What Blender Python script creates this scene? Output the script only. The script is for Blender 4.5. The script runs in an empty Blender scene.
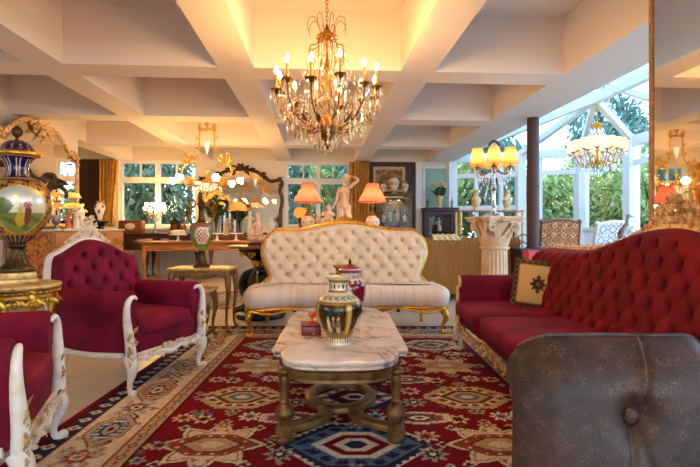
import bpy, random
import numpy as np
from math import *
from mathutils import Vector, Matrix

R = random.Random(11)
SC = bpy.context.scene
COL = SC.collection
PI = pi

# ------------------------------------------------------------------ colours and materials
def C(h):
    h = h.lstrip('#')
    r = []
    for i in (0, 2, 4):
        x = int(h[i:i+2], 16) / 255
        r.append(x / 12.92 if x <= .04045 else ((x + .055) / 1.055) ** 2.4)
    return tuple(r)

def new_mat(name):
    m = bpy.data.materials.new(name); m.use_nodes = True
    nt = m.node_tree; nt.nodes.clear()
    out = nt.nodes.new('ShaderNodeOutputMaterial')
    return m, nt, out

def M(name, col, rough=.5, metal=0., col2=None, nscale=8., ndetail=4., lo=.35, hi=.65, bump=0., bscale=40.,
      sheen=0., sheen_col=None, coat=0., attr=False, spec=.5, stretch=None, distort=0., kind='noise', sub=0.):
    m, nt, out = new_mat(name)
    N = nt.nodes.new; L = nt.links.new
    b = N('ShaderNodeBsdfPrincipled'); L(b.outputs[0], out.inputs[0])
    b.inputs['Base Color'].default_value = (*col, 1)
    b.inputs['Roughness'].default_value = rough
    b.inputs['Metallic'].default_value = metal
    b.inputs['Specular IOR Level'].default_value = spec
    if sheen:
        b.inputs['Sheen Weight'].default_value = sheen
        b.inputs['Sheen Roughness'].default_value = .4
        b.inputs['Sheen Tint'].default_value = (*(sheen_col or col), 1)
    if coat:
        b.inputs['Coat Weight'].default_value = coat; b.inputs['Coat Roughness'].default_value = .08
    tc = N('ShaderNodeTexCoord'); mp = N('ShaderNodeMapping'); L(tc.outputs['Object'], mp.inputs[0])
    if stretch: mp.inputs['Scale'].default_value = stretch
    base = None
    if attr:
        a = N('ShaderNodeAttribute'); a.attribute_name = 'Col'; base = a.outputs['Color']
    if col2 is not None:
        if kind == 'wave':
            t = N('ShaderNodeTexWave'); t.inputs['Scale'].default_value = nscale
            t.inputs['Distortion'].default_value = distort; t.inputs['Detail'].default_value = ndetail
            t.inputs['Detail Scale'].default_value = 1.5; fo = t.outputs['Fac']
        elif kind == 'voronoi':
            t = N('ShaderNodeTexVoronoi'); t.inputs['Scale'].default_value = nscale; fo = t.outputs['Distance']
        else:
            t = N('ShaderNodeTexNoise'); t.inputs['Scale'].default_value = nscale
            t.inputs['Detail'].default_value = ndetail; t.inputs['Distortion'].default_value = distort
            fo = t.outputs['Fac']
        L(mp.outputs[0], t.inputs['Vector'])
        rp = N('ShaderNodeMapRange'); rp.inputs[1].default_value = lo; rp.inputs[2].default_value = hi
        L(fo, rp.inputs[0])
        mx = N('ShaderNodeMix'); mx.data_type = 'RGBA'
        L(rp.outputs[0], mx.inputs[0])
        if base is not None:
            mx.blend_type = 'MULTIPLY'; L(base, mx.inputs[6])
        else:
            mx.inputs[6].default_value = (*col, 1)
        mx.inputs[7].default_value = (*col2, 1)
        base = mx.outputs[2]
    if base is not None: L(base, b.inputs['Base Color'])
    if bump:
        t = N('ShaderNodeTexNoise'); t.inputs['Scale'].default_value = bscale; t.inputs['Detail'].default_value = 3
        L(mp.outputs[0], t.inputs['Vector'])
        bp = N('ShaderNodeBump'); bp.inputs['Strength'].default_value = bump; bp.inputs['Distance'].default_value = .01
        L(t.outputs['Fac'], bp.inputs['Height']); L(bp.outputs[0], b.inputs['Normal'])
    return m

def emit(name, col, s):
    m, nt, out = new_mat(name)
    e = nt.nodes.new('ShaderNodeEmission'); e.inputs[0].default_value = (*col, 1); e.inputs[1].default_value = s
    nt.links.new(e.outputs[0], out.inputs[0]); return m

def clear(name, tint, fac, rough=.03, fres=True, gcol=(1, 1, 1)):
    m, nt, out = new_mat(name)
    N = nt.nodes.new; L = nt.links.new
    t = N('ShaderNodeBsdfTransparent'); t.inputs[0].default_value = (*tint, 1)
    g = N('ShaderNodeBsdfGlossy'); g.inputs['Roughness'].default_value = rough; g.inputs['Color'].default_value = (*gcol, 1)
    mx = N('ShaderNodeMixShader'); L(t.outputs[0], mx.inputs[1]); L(g.outputs[0], mx.inputs[2]); L(mx.outputs[0], out.inputs[0])
    if fres:
        lw = N('ShaderNodeLayerWeight'); lw.inputs[0].default_value = fac; L(lw.outputs['Fresnel'], mx.inputs[0])
    else: mx.inputs[0].default_value = fac
    return m

def shade_mat(name, col, mixf=.55):
    m, nt, out = new_mat(name)
    N = nt.nodes.new; L = nt.links.new
    d = N('ShaderNodeBsdfDiffuse'); d.inputs[0].default_value = (*col, 1)
    t = N('ShaderNodeBsdfTranslucent'); t.inputs[0].default_value = (*col, 1)
    mx = N('ShaderNodeMixShader'); mx.inputs[0].default_value = mixf
    L(d.outputs[0], mx.inputs[1]); L(t.outputs[0], mx.inputs[2]); L(mx.outputs[0], out.inputs[0]); return m

def marble_mat(name, base, vein, vein2):
    m, nt, out = new_mat(name)
    N = nt.nodes.new; L = nt.links.new
    b = N('ShaderNodeBsdfPrincipled'); L(b.outputs[0], out.inputs[0]); b.inputs['Roughness'].default_value = .16
    tc = N('ShaderNodeTexCoord')
    w = N('ShaderNodeTexNoise'); w.inputs['Scale'].default_value = 3.2; w.inputs['Detail'].default_value = 6; w.inputs['Distortion'].default_value = 1.6
    L(tc.outputs['Object'], w.inputs['Vector'])
    ad = N('ShaderNodeMath'); ad.operation = 'SUBTRACT'; ad.inputs[1].default_value = .5; L(w.outputs['Fac'], ad.inputs[0])
    ab = N('ShaderNodeMath'); ab.operation = 'ABSOLUTE'; L(ad.outputs[0], ab.inputs[0])
    rp = N('ShaderNodeMapRange'); rp.inputs[1].default_value = .0; rp.inputs[2].default_value = .06; rp.inputs[3].default_value = 1; rp.inputs[4].default_value = 0
    L(ab.outputs[0], rp.inputs[0])
    n2 = N('ShaderNodeTexNoise'); n2.inputs['Scale'].default_value = 4; n2.inputs['Detail'].default_value = 3
    L(tc.outputs['Object'], n2.inputs['Vector'])
    r2 = N('ShaderNodeMapRange'); r2.inputs[1].default_value = .4; r2.inputs[2].default_value = .65; L(n2.outputs['Fac'], r2.inputs[0])
    mu = N('ShaderNodeMath'); mu.operation = 'MULTIPLY'; L(rp.outputs[0], mu.inputs[0]); L(r2.outputs[0], mu.inputs[1])
    m1 = N('ShaderNodeMix'); m1.data_type = 'RGBA'; m1.inputs[6].default_value = (*base, 1); m1.inputs[7].default_value = (*vein2, 1); L(r2.outputs[0], m1.inputs[0])
    m2 = N('ShaderNodeMix'); m2.data_type = 'RGBA'; m2.inputs[7].default_value = (*vein, 1); L(m1.outputs[2], m2.inputs[6]); L(mu.outputs[0], m2.inputs[0])
    L(m2.outputs[2], b.inputs['Base Color']); return m

def leather_mat(name):
    m, nt, out = new_mat(name); N = nt.nodes.new; L = nt.links.new
    b = N('ShaderNodeBsdfPrincipled'); L(b.outputs[0], out.inputs[0]); b.inputs['Roughness'].default_value = .46; b.inputs['Specular IOR Level'].default_value = .4
    tc = N('ShaderNodeTexCoord')
    n1 = N('ShaderNodeTexNoise'); n1.inputs['Scale'].default_value = 7; n1.inputs['Detail'].default_value = 5; L(tc.outputs['Object'], n1.inputs['Vector'])
    n2 = N('ShaderNodeTexNoise'); n2.inputs['Scale'].default_value = 30; n2.inputs['Detail'].default_value = 4; L(tc.outputs['Object'], n2.inputs['Vector'])
    va = N('ShaderNodeVectorMath'); va.operation = 'MULTIPLY_ADD'; va.inputs[1].default_value = (.035, .035, .035); L(n2.outputs['Color'], va.inputs[0]); L(tc.outputs['Object'], va.inputs[2])
    vo = N('ShaderNodeTexVoronoi'); vo.feature = 'DISTANCE_TO_EDGE'; vo.inputs['Scale'].default_value = 95; L(va.outputs[0], vo.inputs['Vector'])
    r1 = N('ShaderNodeMapRange'); r1.inputs[1].default_value = 0; r1.inputs[2].default_value = .10; r1.inputs[3].default_value = 1; r1.inputs[4].default_value = 0; L(vo.outputs['Distance'], r1.inputs[0])
    r2 = N('ShaderNodeMapRange'); r2.inputs[1].default_value = .36; r2.inputs[2].default_value = .62; L(n1.outputs['Fac'], r2.inputs[0])
    m1 = N('ShaderNodeMix'); m1.data_type = 'RGBA'; m1.inputs[6].default_value = (*C('2b1c15'), 1); m1.inputs[7].default_value = (*C('422c21'), 1); L(r2.outputs[0], m1.inputs[0])
    mu = N('ShaderNodeMath'); mu.operation = 'MULTIPLY'; r3 = N('ShaderNodeMapRange'); r3.inputs[1].default_value = .44; r3.inputs[2].default_value = .66; L(n2.outputs['Fac'], r3.inputs[0]); L(r1.outputs[0], mu.inputs[0]); L(r3.outputs[0], mu.inputs[1])
    m2 = N('ShaderNodeMix'); m2.data_type = 'RGBA'; L(mu.outputs[0], m2.inputs[0]); L(m1.outputs[2], m2.inputs[6]); m2.inputs[7].default_value = (*C('6c4e3c'), 1)
    L(m2.outputs[2], b.inputs['Base Color'])
    bp = N('ShaderNodeBump'); bp.inputs['Strength'].default_value = .25; bp.inputs['Distance'].default_value = .004; bp.invert = True; L(r1.outputs[0], bp.inputs['Height']); L(bp.outputs[0], b.inputs['Normal'])
    return m

def tile_floor(name):
    m, nt, out = new_mat(name)
    N = nt.nodes.new; L = nt.links.new
    b = N('ShaderNodeBsdfPrincipled'); L(b.outputs[0], out.inputs[0]); b.inputs['Roughness'].default_value = .32
    tc = N('ShaderNodeTexCoord')
    br = N('ShaderNodeTexBrick'); br.offset = 0; br.inputs['Scale'].default_value = 1
    br.inputs['Brick Width'].default_value = .6; br.inputs['Row Height'].default_value = .6; br.inputs['Mortar Size'].default_value = .003
    br.inputs['Color1'].default_value = (*C('d6c6ae'), 1); br.inputs['Color2'].default_value = (*C('decfb8'), 1); br.inputs['Mortar'].default_value = (*C('b5a48c'), 1)
    L(tc.outputs['Object'], br.inputs['Vector'])
    n = N('ShaderNodeTexNoise'); n.inputs['Scale'].default_value = 3; n.inputs['Detail'].default_value = 5; L(tc.outputs['Object'], n.inputs['Vector'])
    mx = N('ShaderNodeMix'); mx.data_type = 'RGBA'; mx.blend_type = 'MULTIPLY'; mx.inputs[0].default_value = .25
    L(br.outputs['Color'], mx.inputs[6]); L(n.outputs['Color'], mx.inputs[7]); L(mx.outputs[2], b.inputs['Base Color']); return m

mt = {}
mt['plaster'] = M('plaster', C('e4d6d0'), .75)
mt['wallwhite'] = M('wall_white', C('e2d6c8'), .7)
mt['joinery'] = M('white_joinery', C('e4e2e0'), .45)
mt['floor'] = tile_floor('stone_tile')
mt['darkpanel'] = M('dark_panel', C('43200f'), .5, col2=C('2c130b'), nscale=3, stretch=(6, 6, .6), lo=.3, hi=.7)
mt['teal'] = M('teal_paint', C('8fb5a8'), .7)
mt['velvet'] = M('burgundy_velvet', C('840c30'), .75, sheen=.14, sheen_col=C('b84868'), col2=C('620722'), nscale=5, spec=.2)
mt['velvetred'] = M('red_velvet', C('7a0a14'), .75, sheen=.08, sheen_col=C('b84a48'), col2=C('62070e'), nscale=5, spec=.2)
mt['white'] = M('white_gilt_paint', C('e6d8c0'), .45, col2=C('b08a48'), nscale=26, lo=.52, hi=.66, bump=.12, bscale=60)
mt['whitep'] = M('white_paint', C('e9e1d5'), .4, col2=C('d2c2a6'), nscale=14, lo=.5, hi=.8)
mt['gold'] = M('gilding', C('d9a441'), .32, .85, col2=C('8a5a1c'), nscale=22, lo=.48, hi=.75, bump=.15, bscale=60)
mt['goldpale'] = M('pale_gilding', C('d8b878'), .45, .55, col2=C('95692d'), nscale=24, lo=.48, hi=.75, bump=.15, bscale=70)
mt['goldcarve'] = M('carved_gilt_wood', C('e4bd84'), .5, .2, col2=C('a0662c'), nscale=26, lo=.46, hi=.66, bump=.2, bscale=50)
mt['antique'] = M('antique_gold_wood', C('8c683a'), .42, .5, col2=C('573c1e'), nscale=18, lo=.42, hi=.72, bump=.1, bscale=60)
mt['brass'] = M('aged_brass', C('8f6426'), .42, .8, col2=C('55360f'), nscale=30, lo=.45, hi=.75)
mt['bronze'] = M('dark_bronze', C('5d4a2c'), .4, .8, col2=C('2f2515'), nscale=25, lo=.4, hi=.7, bump=.15, bscale=60)
mt['satin'] = M('cream_satin', C('e8d8c8'), .5, sheen=.2, sheen_col=(1, 1, 1), col2=C('dcc8b4'), nscale=38, stretch=(1, .02, .02), lo=.4, hi=.62, spec=.35)
mt['tufted'] = M('cream_tufted_cloth', C('e2d0b6'), .6, sheen=.15, sheen_col=(1, 1, 1), col2=C('d6c0a0'), nscale=12, spec=.3)
mt['marble'] = marble_mat('marble', C('eadccf'), C('5e4d4a'), C('d2b6a2'))
mt['marblegrey'] = marble_mat('pale_marble', C('dcd6d0'), C('8a8580'), C('c9c2ba'))
mt['leather'] = leather_mat('cracked_brown_leather')
mt['wooddark'] = M('mahogany', C('4a1f12'), .35, col2=C('2d110a'), nscale=5, stretch=(1, 7, 7), lo=.3, hi=.7)
mt['wood'] = M('walnut', C('8d5429'), .35, col2=C('673a1a'), nscale=5, stretch=(1, 8, 8), lo=.3, hi=.7)
mt['woodlight'] = M('light_walnut', C('b98148'), .4, col2=C('93602f'), nscale=5, stretch=(1, 8, 8), lo=.3, hi=.7)
mt['marquetry'] = M('marquetry', C('c8843c'), .35, col2=C('8a4818'), nscale=9, ndetail=2, lo=.47, hi=.55, distort=2.5)
mt['black'] = M('black_lacquer', C('120e0c'), .25)
mt['iron'] = M('black_iron', C('1c1b1b'), .5, .4)
mt['stove'] = M('stove_steel', C('33302f'), .5, .3)
mt['flue'] = M('brown_flue', C('49302a'), .5, .2)
mt['olive'] = M('olive_velvet', C('9a6624'), .8, sheen=.3, sheen_col=C('d8b060'), col2=C('825a22'), nscale=60, stretch=(1, .05, .05), lo=.4, hi=.6)
mt['curtain'] = M('ochre_curtain', C('d29a42'), .7, sheen=.2, sheen_col=C('e0b060'), col2=C('b67a28'), nscale=14)
mt['painted'] = M('painted_porcelain', (1, 1, 1), .15, attr=True, coat=.4)
mt['paintedgilt'] = M('painted_and_gilt_porcelain', (1, 1, 1), .28, .3, attr=True, coat=.3)
mt['rug'] = M('rug_wool', (1, 1, 1), .95, attr=True, col2=(.62, .58, .56), nscale=60, lo=.45, hi=.75, bump=.3, bscale=300, spec=.1)
mt['cloth'] = M('woven_pattern_cloth', (1, 1, 1), .85, attr=True, bump=.15, bscale=200, spec=.2)
mt['greyrug'] = M('grey_rug', C('a8998c'), .95, col2=C('6e5c55'), nscale=7, ndetail=6, lo=.42, hi=.6, spec=.1)
mt['alabaster'] = M('alabaster', C('e6c4a6'), .4, sheen=.1, col2=C('d8ae8a'), nscale=4)
mt['porcelain'] = M('white_porcelain', C('eae2d6'), .22, coat=.3)
mt['stone'] = M('cream_plaster_column', C('e2c4a2'), .6, col2=C('c9a47c'), nscale=5, bump=.1, bscale=60)
mt['mirror'] = M('mirror_silver', C('e0dcd4'), .02, 1.)
mt['roofpane'] = clear('tinted_roof_glass', (.36, .52, .66), .10)
mt['pane'] = clear('window_glass', (.93, .97, .98), .12)
mt['vitglass'] = clear('cabinet_glass', (.9, .92, .9), .18)
mt['crystal'] = clear('crystal', (.97, .89, .74), .5, .06, fres=False, gcol=(1, .93, .78))
mt['crystalclear'] = clear('clear_crystal', (.94, .95, .97), .5, .06, fres=False)
mt['bulb'] = emit('lit_candle_bulb', (1, .56, .17), 420)
mt['tulip'] = emit('lit_frosted_tulip', (1, .60, .20), 115)
mt['shadelit'] = emit('lit_glass_shade', (1, .74, .38), 1.5)
mt['lampbulb'] = emit('lamp_bulb', (1, .70, .38), 70)
mt['coral'] = shade_mat('coral_shade', C('ee7a60'))
mt['amber'] = shade_mat('amber_shade', C('eebf74'))
mt['giltbrass'] = M('gilt_brass', C('dca94a'), .34, .8, col2=C('9a6a22'), nscale=30, lo=.5, hi=.75)
mt['candle'] = M('candle_sleeve', C('a87838'), .5)
mt['leafgreen'] = M('leaves', C('7c9450'), .6, col2=C('b3bb74'), nscale=1.3, lo=.35, hi=.65)
mt['leafdeep'] = M('deep_leaves', C('56735c'), .6, col2=C('8aa188'), nscale=1.5, lo=.35, hi=.65)
mt['leafyellow'] = M('yellowing_leaves', C('98a358'), .6, col2=C('cdb46a'), nscale=1.5, lo=.4, hi=.65)
mt['bark'] = M('bark', C('4a3a2c'), .9)
mt['bounce_slab'] = M('pale_bounce_slab', C('d2ccc2'), .8, col2=C('bcb5aa'), nscale=3)  # pale so the slabs added outside reflect light indoors
mt['lawn'] = M('lawn', C('5f7c40'), .95, col2=C('7d8f58'), nscale=2)
mt['flowery'] = M('yellow_roses', C('f8d878'), .6, col2=C('f2ae4c'), nscale=20)
mt['flowerw'] = M('cream_blooms', C('ecd9a8'), .6, col2=C('d8a860'), nscale=20)
mt['stem'] = M('green_stems', C('44602a'), .7, col2=C('2c4520'), nscale=12)
mt['pinkred'] = M('coral_red_card', C('d9464e'), .55)
mt['terracotta'] = M('orange_glaze', C('d8622c'), .3)
mt['pink'] = M('pink_glaze', C('dba58e'), .3)
mt['orangeglass'] = emit('glowing_orange_glass', (1, .38, .06), .75)
mt['ink'] = M('black_print', C('3a1014'), .7)
mt['canvas'] = M('old_painting', C('6b4a2a'), .5, col2=C('b0884e'), nscale=9, ndetail=6, lo=.42, hi=.62)
mt['radiator'] = M('white_radiator', C('dcd8d0'), .4)
mt['linen'] = M('pink_linen', C('d8a48c'), .8, col2=C('b8604a'), nscale=25, lo=.5, hi=.6)
mt['fur'] = M('cream_fleece', C('e0c99e'), .95, bump=.6, bscale=90)
mt['figdark'] = M('silver_figure', C('8f8a88'), .35, .7)

# ------------------------------------------------------------------ mesh builder
def cr(pts, k):
    """Catmull-Rom through tuples of any length."""
    if k <= 1 or len(pts) < 3: return [tuple(p) for p in pts]
    o = []; n = len(pts)
    for i in range(n - 1):
        p0 = pts[max(i-1, 0)]; p1 = pts[i]; p2 = pts[i+1]; p3 = pts[min(i+2, n-1)]
        for j in range(k):
            t = j / k
            o.append(tuple(.5*((2*b) + (c-a)*t + (2*a-5*b+4*c-d)*t*t + (3*b-a-3*c+d)*t**3) for a, b, c, d in zip(p0, p1, p2, p3)))
    o.append(tuple(pts[-1])); return o

def rrect(w, d, r, n=5, cx=0, cy=0):
    o = []
    for (sx, sy, a0) in ((1, 1, 0), (-1, 1, 90), (-1, -1, 180), (1, -1, 270)):
        for i in range(n+1):
            a = radians(a0 + 90*i/n)
            o.append((cx + sx*(w/2-r) + r*cos(a), cy + sy*(d/2-r) + r*sin(a)))
    return o

def offset(outl, d):
    n = len(outl); o = []
    for i in range(n):
        a = outl[i-1]; b = outl[i]; c = outl[(i+1) % n]
        t1 = (b[0]-a[0], b[1]-a[1]); t2 = (c[0]-b[0], c[1]-b[1])
        l1 = hypot(*t1) or 1e-9; l2 = hypot(*t2) or 1e-9
        nx = t1[1]/l1 + t2[1]/l2; ny = -t1[0]/l1 - t2[0]/l2
        l = hypot(nx, ny) or 1e-9; nx /= l; ny /= l
        cs = max(.5, nx*t1[1]/l1 - ny*t1[0]/l1)
        o.append((b[0]+nx*d/cs, b[1]+ny*d/cs))
    return o

class MB:
    def __init__(s): s.v = []; s.f = []
    def add(s, vs, fs, mx=None):
        k = len(s.v)
        s.v += [tuple(mx @ Vector(p)) for p in vs] if mx else [tuple(p) for p in vs]
        s.f += [tuple(i+k for i in f) for f in fs]; return s
    def box(s, x0, x1, y0, y1, z0, z1, mx=None):
        vs = [(x, y, z) for x in (x0, x1) for y in (y0, y1) for z in (z0, z1)]
        return s.add(vs, [(0, 1, 3, 2), (4, 6, 7, 5), (0, 4, 5, 1), (2, 3, 7, 6), (0, 2, 6, 4), (1, 5, 7, 3)], mx)
    def rings(s, outl, prof, mx=None, cap=True):
        """stack of offset outlines: prof = [(offset, z)...]"""
        n = len(outl); vs = []; fs = []
        for (d, z) in prof:
            vs += [(x, y, z) for x, y in (offset(outl, d) if d else outl)]
        for k in range(len(prof)-1):
            for i in range(n):
                j = (i+1) % n; fs.append((k*n+i, k*n+j, (k+1)*n+j, (k+1)*n+i))
        if cap:
            fs.append(tuple(reversed(range(n)))); fs.append(tuple((len(prof)-1)*n+i for i in range(n)))
        return s.add(vs, fs, mx)
    def rbox(s, x0, x1, y0, y1, z0, z1, r=.01, b=None, mx=None, n=4):
        b = r if b is None else b
        o = rrect(x1-x0, y1-y0, r, n, (x0+x1)/2, (y0+y1)/2)
        return s.rings(o, [(-b, z0), (-b*.3, z0+b*.3), (0, z0+b), (0, z1-b), (-b*.3, z1-b*.3), (-b, z1)], mx)
    def tube(s, pts, r=None, n=8, k=1, closed=False, flat=1., mx=None, up=None):
        p4 = [tuple(p) if len(p) == 4 else (*p, r) for p in pts]
        if closed and k > 1:
            p4 = cr(p4[-1:] + p4 + p4[:2], k); m = (len(p4)-1)//(len(pts)+2); p4 = p4[m:-m-1] if m else p4
        else: p4 = cr(p4, k)
        P = [Vector(p[:3]) for p in p4]; m = len(P)
        T = []
        for i in range(m):
            if closed: t = P[(i+1) % m] - P[i-1]
            else: t = P[min(i+1, m-1)] - P[max(i-1, 0)]
            T.append(t.normalized() if t.length > 1e-9 else Vector((0, 0, 1)))
        u = Vector(up) if up else (Vector((0, 0, 1)) if abs(T[0].z) < .9 else Vector((1, 0, 0)))
        vs = []; fs = []
        nrm = (u - T[0]*u.dot(T[0])).normalized()
        for i in range(m):
            q = u if up else nrm
            nrm = (q - T[i]*q.dot(T[i]))
            nrm = nrm.normalized() if nrm.length > 1e-6 else Vector((1, 0, 0))
            bn = T[i].cross(nrm)
            for j in range(n):
                a = 2*PI*j/n
                vs.append(P[i] + (nrm*cos(a) + bn*sin(a)*flat)*max(p4[i][3], 1e-4))
        for i in range(m if closed else m-1):
            for j in range(n):
                a = i*n; b = ((i+1) % m)*n; fs.append((a+j, a+(j+1) % n, b+(j+1) % n, b+j))
        if not closed: fs.append(tuple(reversed(range(n)))); fs.append(tuple((m-1)*n+j for j in range(n)))
        return s.add(vs, fs, mx)
    def lathe(s, prof, n=24, k=1, c=(0, 0, 0), mod=None, mx=None, sx=1., sy=1.):
        pr = cr(prof, k); vs = []; fs = []; m = len(pr)
        for (r, z) in pr:
            for j in range(n):
                a = 2*PI*j/n; rr = max(r, 1e-4) * (mod(a, z) if mod else 1)
                vs.append((c[0]+rr*cos(a)*sx, c[1]+rr*sin(a)*sy, c[2]+z))
        for i in range(m-1):
            for j in range(n): fs.append((i*n+j, i*n+(j+1) % n, (i+1)*n+(j+1) % n, (i+1)*n+j))
        fs.append(tuple(reversed(range(n)))); fs.append(tuple((m-1)*n+j for j in range(n)))
        return s.add(vs, fs, mx)
    def ell(s, c, r, n=10, m=6, mx=None, rot=None):
        vs = []; fs = []; r = (r, r, r) if not isinstance(r, tuple) else r
        for i in range(1, m):
            ph = PI*i/m
            for j in range(n):
                a = 2*PI*j/n; vs.append((r[0]*sin(ph)*cos(a), r[1]*sin(ph)*sin(a), r[2]*cos(ph)))
        vs += [(0, 0, r[2]), (0, 0, -r[2])]; t = len(vs)-2
        for i in range(m-2):
            for j in range(n): fs.append((i*n+j, (i+1)*n+j, (i+1)*n+(j+1) % n, i*n+(j+1) % n))
        for j in range(n):
            fs.append((t, j, (j+1) % n)); fs.append((t+1, (m-2)*n+(j+1) % n, (m-2)*n+j))
        if rot: vs = [rot @ Vector(p) for p in vs]
        vs = [(p[0]+c[0], p[1]+c[1], p[2]+c[2]) for p in vs]
        return s.add(vs, fs, mx)
    def sq(s, c, r, e1=.4, e2=.4, n=28, m=14, mx=None):
        """superquadric cushion"""
        sp = lambda x, e: copysign(abs(x)**e, x)
        vs = []; fs = []
        for i in range(m+1):
            ph = -PI/2 + PI*i/m
            for j in range(n):
                a = 2*PI*j/n
                vs.append((c[0]+r[0]*sp(cos(ph), e1)*sp(cos(a), e2), c[1]+r[1]*sp(cos(ph), e1)*sp(sin(a), e2), c[2]+r[2]*sp(sin(ph), e1)))
        for i in range(m):
            for j in range(n): fs.append((i*n+j, i*n+(j+1) % n, (i+1)*n+(j+1) % n, (i+1)*n+j))
        return s.add(vs, fs, mx)
    def surf(s, fn, nu, nv, mx=None, wrapu=False):
        cu = nu if wrapu else nu+1
        vs = [fn(i/nu, j/nv) for j in range(nv+1) for i in range(cu)]
        fs = []
        for j in range(nv):
            for i in range(nu):
                i2 = (i+1) % cu; fs.append((j*cu+i, j*cu+i2, (j+1)*cu+i2, (j+1)*cu+i))
        return s.add(vs, fs, mx)
    def prism(s, outl, y0, y1, mx=None, ax='y', b=0.):
        """outline in xz extruded along y (or yz along x) with small chamfer b"""
        o2 = offset(outl, -b) if b else outl
        n = len(outl); L = []
        for (o, y) in (((o2, y0), (outl, y0+b), (outl, y1-b), (o2, y1)) if b else ((outl, y0), (outl, y1))):
            L.append([(x, y, z) if ax == 'y' else (y, x, z) for x, z in o])
        vs = [p for l in L for p in l]; fs = []
        for k in range(len(L)-1):
            for i in range(n): fs.append((k*n+i, k*n+(i+1) % n, (k+1)*n+(i+1) % n, (k+1)*n+i))
        fs.append(tuple(range(n))); fs.append(tuple(reversed([(len(L)-1)*n+i for i in range(n)])))
        return s.add(vs, fs, mx)
    # carved ornament
    def scroll(s, c, r, e1, e2, turns=1.4, th=.008, start=0., n=6, flip=1):
        e1 = Vector(e1); e2 = Vector(e2); c = Vector(c); pts = []; m = int(12*turns)+2
        for i in range(m):
            t = i/(m-1); a = start + flip*2*PI*turns*t; rr = r*(1-.82*t)
            p = c + e1*(rr*cos(a)) + e2*(rr*sin(a)); pts.append((*p, th*(1-.35*t)))
        return s.tube(pts, n=n)
    def rosette(s, c, r, nrm, petals=6):
        nrm = Vector(nrm).normalized(); q = nrm.to_track_quat('Z', 'Y').to_matrix(); c = Vector(c)
        s.ell(c, (r*.38, r*.38, r*.34), 7, 4, rot=q)
        for i in range(petals):
            a = 2*PI*i/petals; d = q @ Vector((cos(a), sin(a), 0))
            rt = q @ Matrix.Rotation(a, 3, 'Z')
            s.ell(c + d*r*.62 - nrm*r*.05, (r*.42, r*.28, r*.2), 6, 4, rot=rt)
        return s
    def leaf(s, p, d, nrm, L, w, curl=.35, t=.25):
        """thick carved leaf from p along d, curling towards nrm"""
        d = Vector(d).normalized(); nrm = Vector(nrm); nrm = (nrm - d*nrm.dot(d)).normalized(); p = Vector(p)
        pts = []
        for i in range(6):
            u = i/5; q = p + d*(L*u) + nrm*(L*curl*u*u); pts.append((*q, w*(sin(PI*min(1, .12+.86*u))**.8)+.0015))
        s_ = d.cross(nrm)
        return s.tube(pts, n=6, flat=t, up=tuple(s_))
    def build(s, name, mat, parent=None, sm=True, ang=38, colfn=None, cols=None):
        me = bpy.data.meshes.new(name); me.from_pydata(s.v, [], s.f)
        me.materials.append(mt[mat] if isinstance(mat, str) else mat)
        if sm:
            me.polygons.foreach_set('use_smooth', [True]*len(me.polygons))
            me.set_sharp_from_angle(angle=radians(ang))
        if colfn or cols is not None:
            a = me.color_attributes.new('Col', 'FLOAT_COLOR', 'POINT')
            if cols is None: cols = [(*colfn(*p), 1.) for p in s.v]
            a.data.foreach_set('color', np.asarray(cols, dtype=np.float32).ravel())
        me.validate()
        o = bpy.data.objects.new(name, me); COL.objects.link(o)
        if parent: o.parent = parent
        return o

def tag(o, label=None, cat=None, group=None, kind=None):
    if label: o['label'] = label
    if cat: o['category'] = cat
    if group: o['group'] = group
    if kind: o['kind'] = kind
    return o
def thing(name, label, cat, loc=(0, 0, 0), rz=0., group=None):
    o = bpy.data.objects.new(name, None); COL.objects.link(o); o.empty_display_size = .1
    o.location = loc; o.rotation_euler = (0, 0, rz)
    return tag(o, label, cat, group)
def struct(o): o['kind'] = 'structure'; return o
def copy_tree(o, parent=None):
    c = o.copy(); COL.objects.link(c)
    if parent: c.parent = parent
    for ch in list(o.children): copy_tree(ch, c)
    return c

# camera-frame helper: lateral and depth measured from the photograph -> room coordinates
YAW = radians(3.67); CY, SY = cos(YAW), sin(YAW)
def cam(x, d, z=0.): return (x*CY + d*SY, -x*SY + d*CY, z)
def at(px, d, z=0.): return cam((px-350)/467*d, d, z)
def face(cx, cy):
    """z rotation that turns a thing whose front is -Y towards (cx, cy) in camera axes"""
    v = cam(cx, cy); return atan2(v[0], -v[1])

CAMH = 1.1
cd = bpy.data.cameras.new('camera'); co = bpy.data.objects.new('camera', cd); COL.objects.link(co)
cd.sensor_width = 36; cd.lens = 36*467/700; cd.shift_y = -4.5/700; cd.clip_start = .05; cd.clip_end = 200
co.location = (0, 0, CAMH); co.rotation_euler = (PI/2, 0, -YAW); SC.camera = co
# ------------------------------------------------------------------ the room
SOF, TOP = 2.78, 3.40          # beam soffit, coffer ceiling
YW, XC, XL, YR = 11.6, 3.32, -4.5, -3.2   # back wall, conservatory edge, left wall, rear wall

def bar(mb, p, q, w, h, dz=0.):
    p = Vector(p); q = Vector(q); d = q-p; l = d.length; d.normalize()
    up = Vector((0, 0, 1)) if abs(d.z) < .95 else Vector((0, 1, 0))
    s = d.cross(up).normalized(); u = s.cross(d)
    m = Matrix(((s.x, d.x, u.x, p.x), (s.y, d.y, u.y, p.y), (s.z, d.z, u.z, p.z + dz), (0, 0, 0, 1)))
    return mb.box(-w/2, w/2, 0, l, -h/2, h/2, m)

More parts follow.
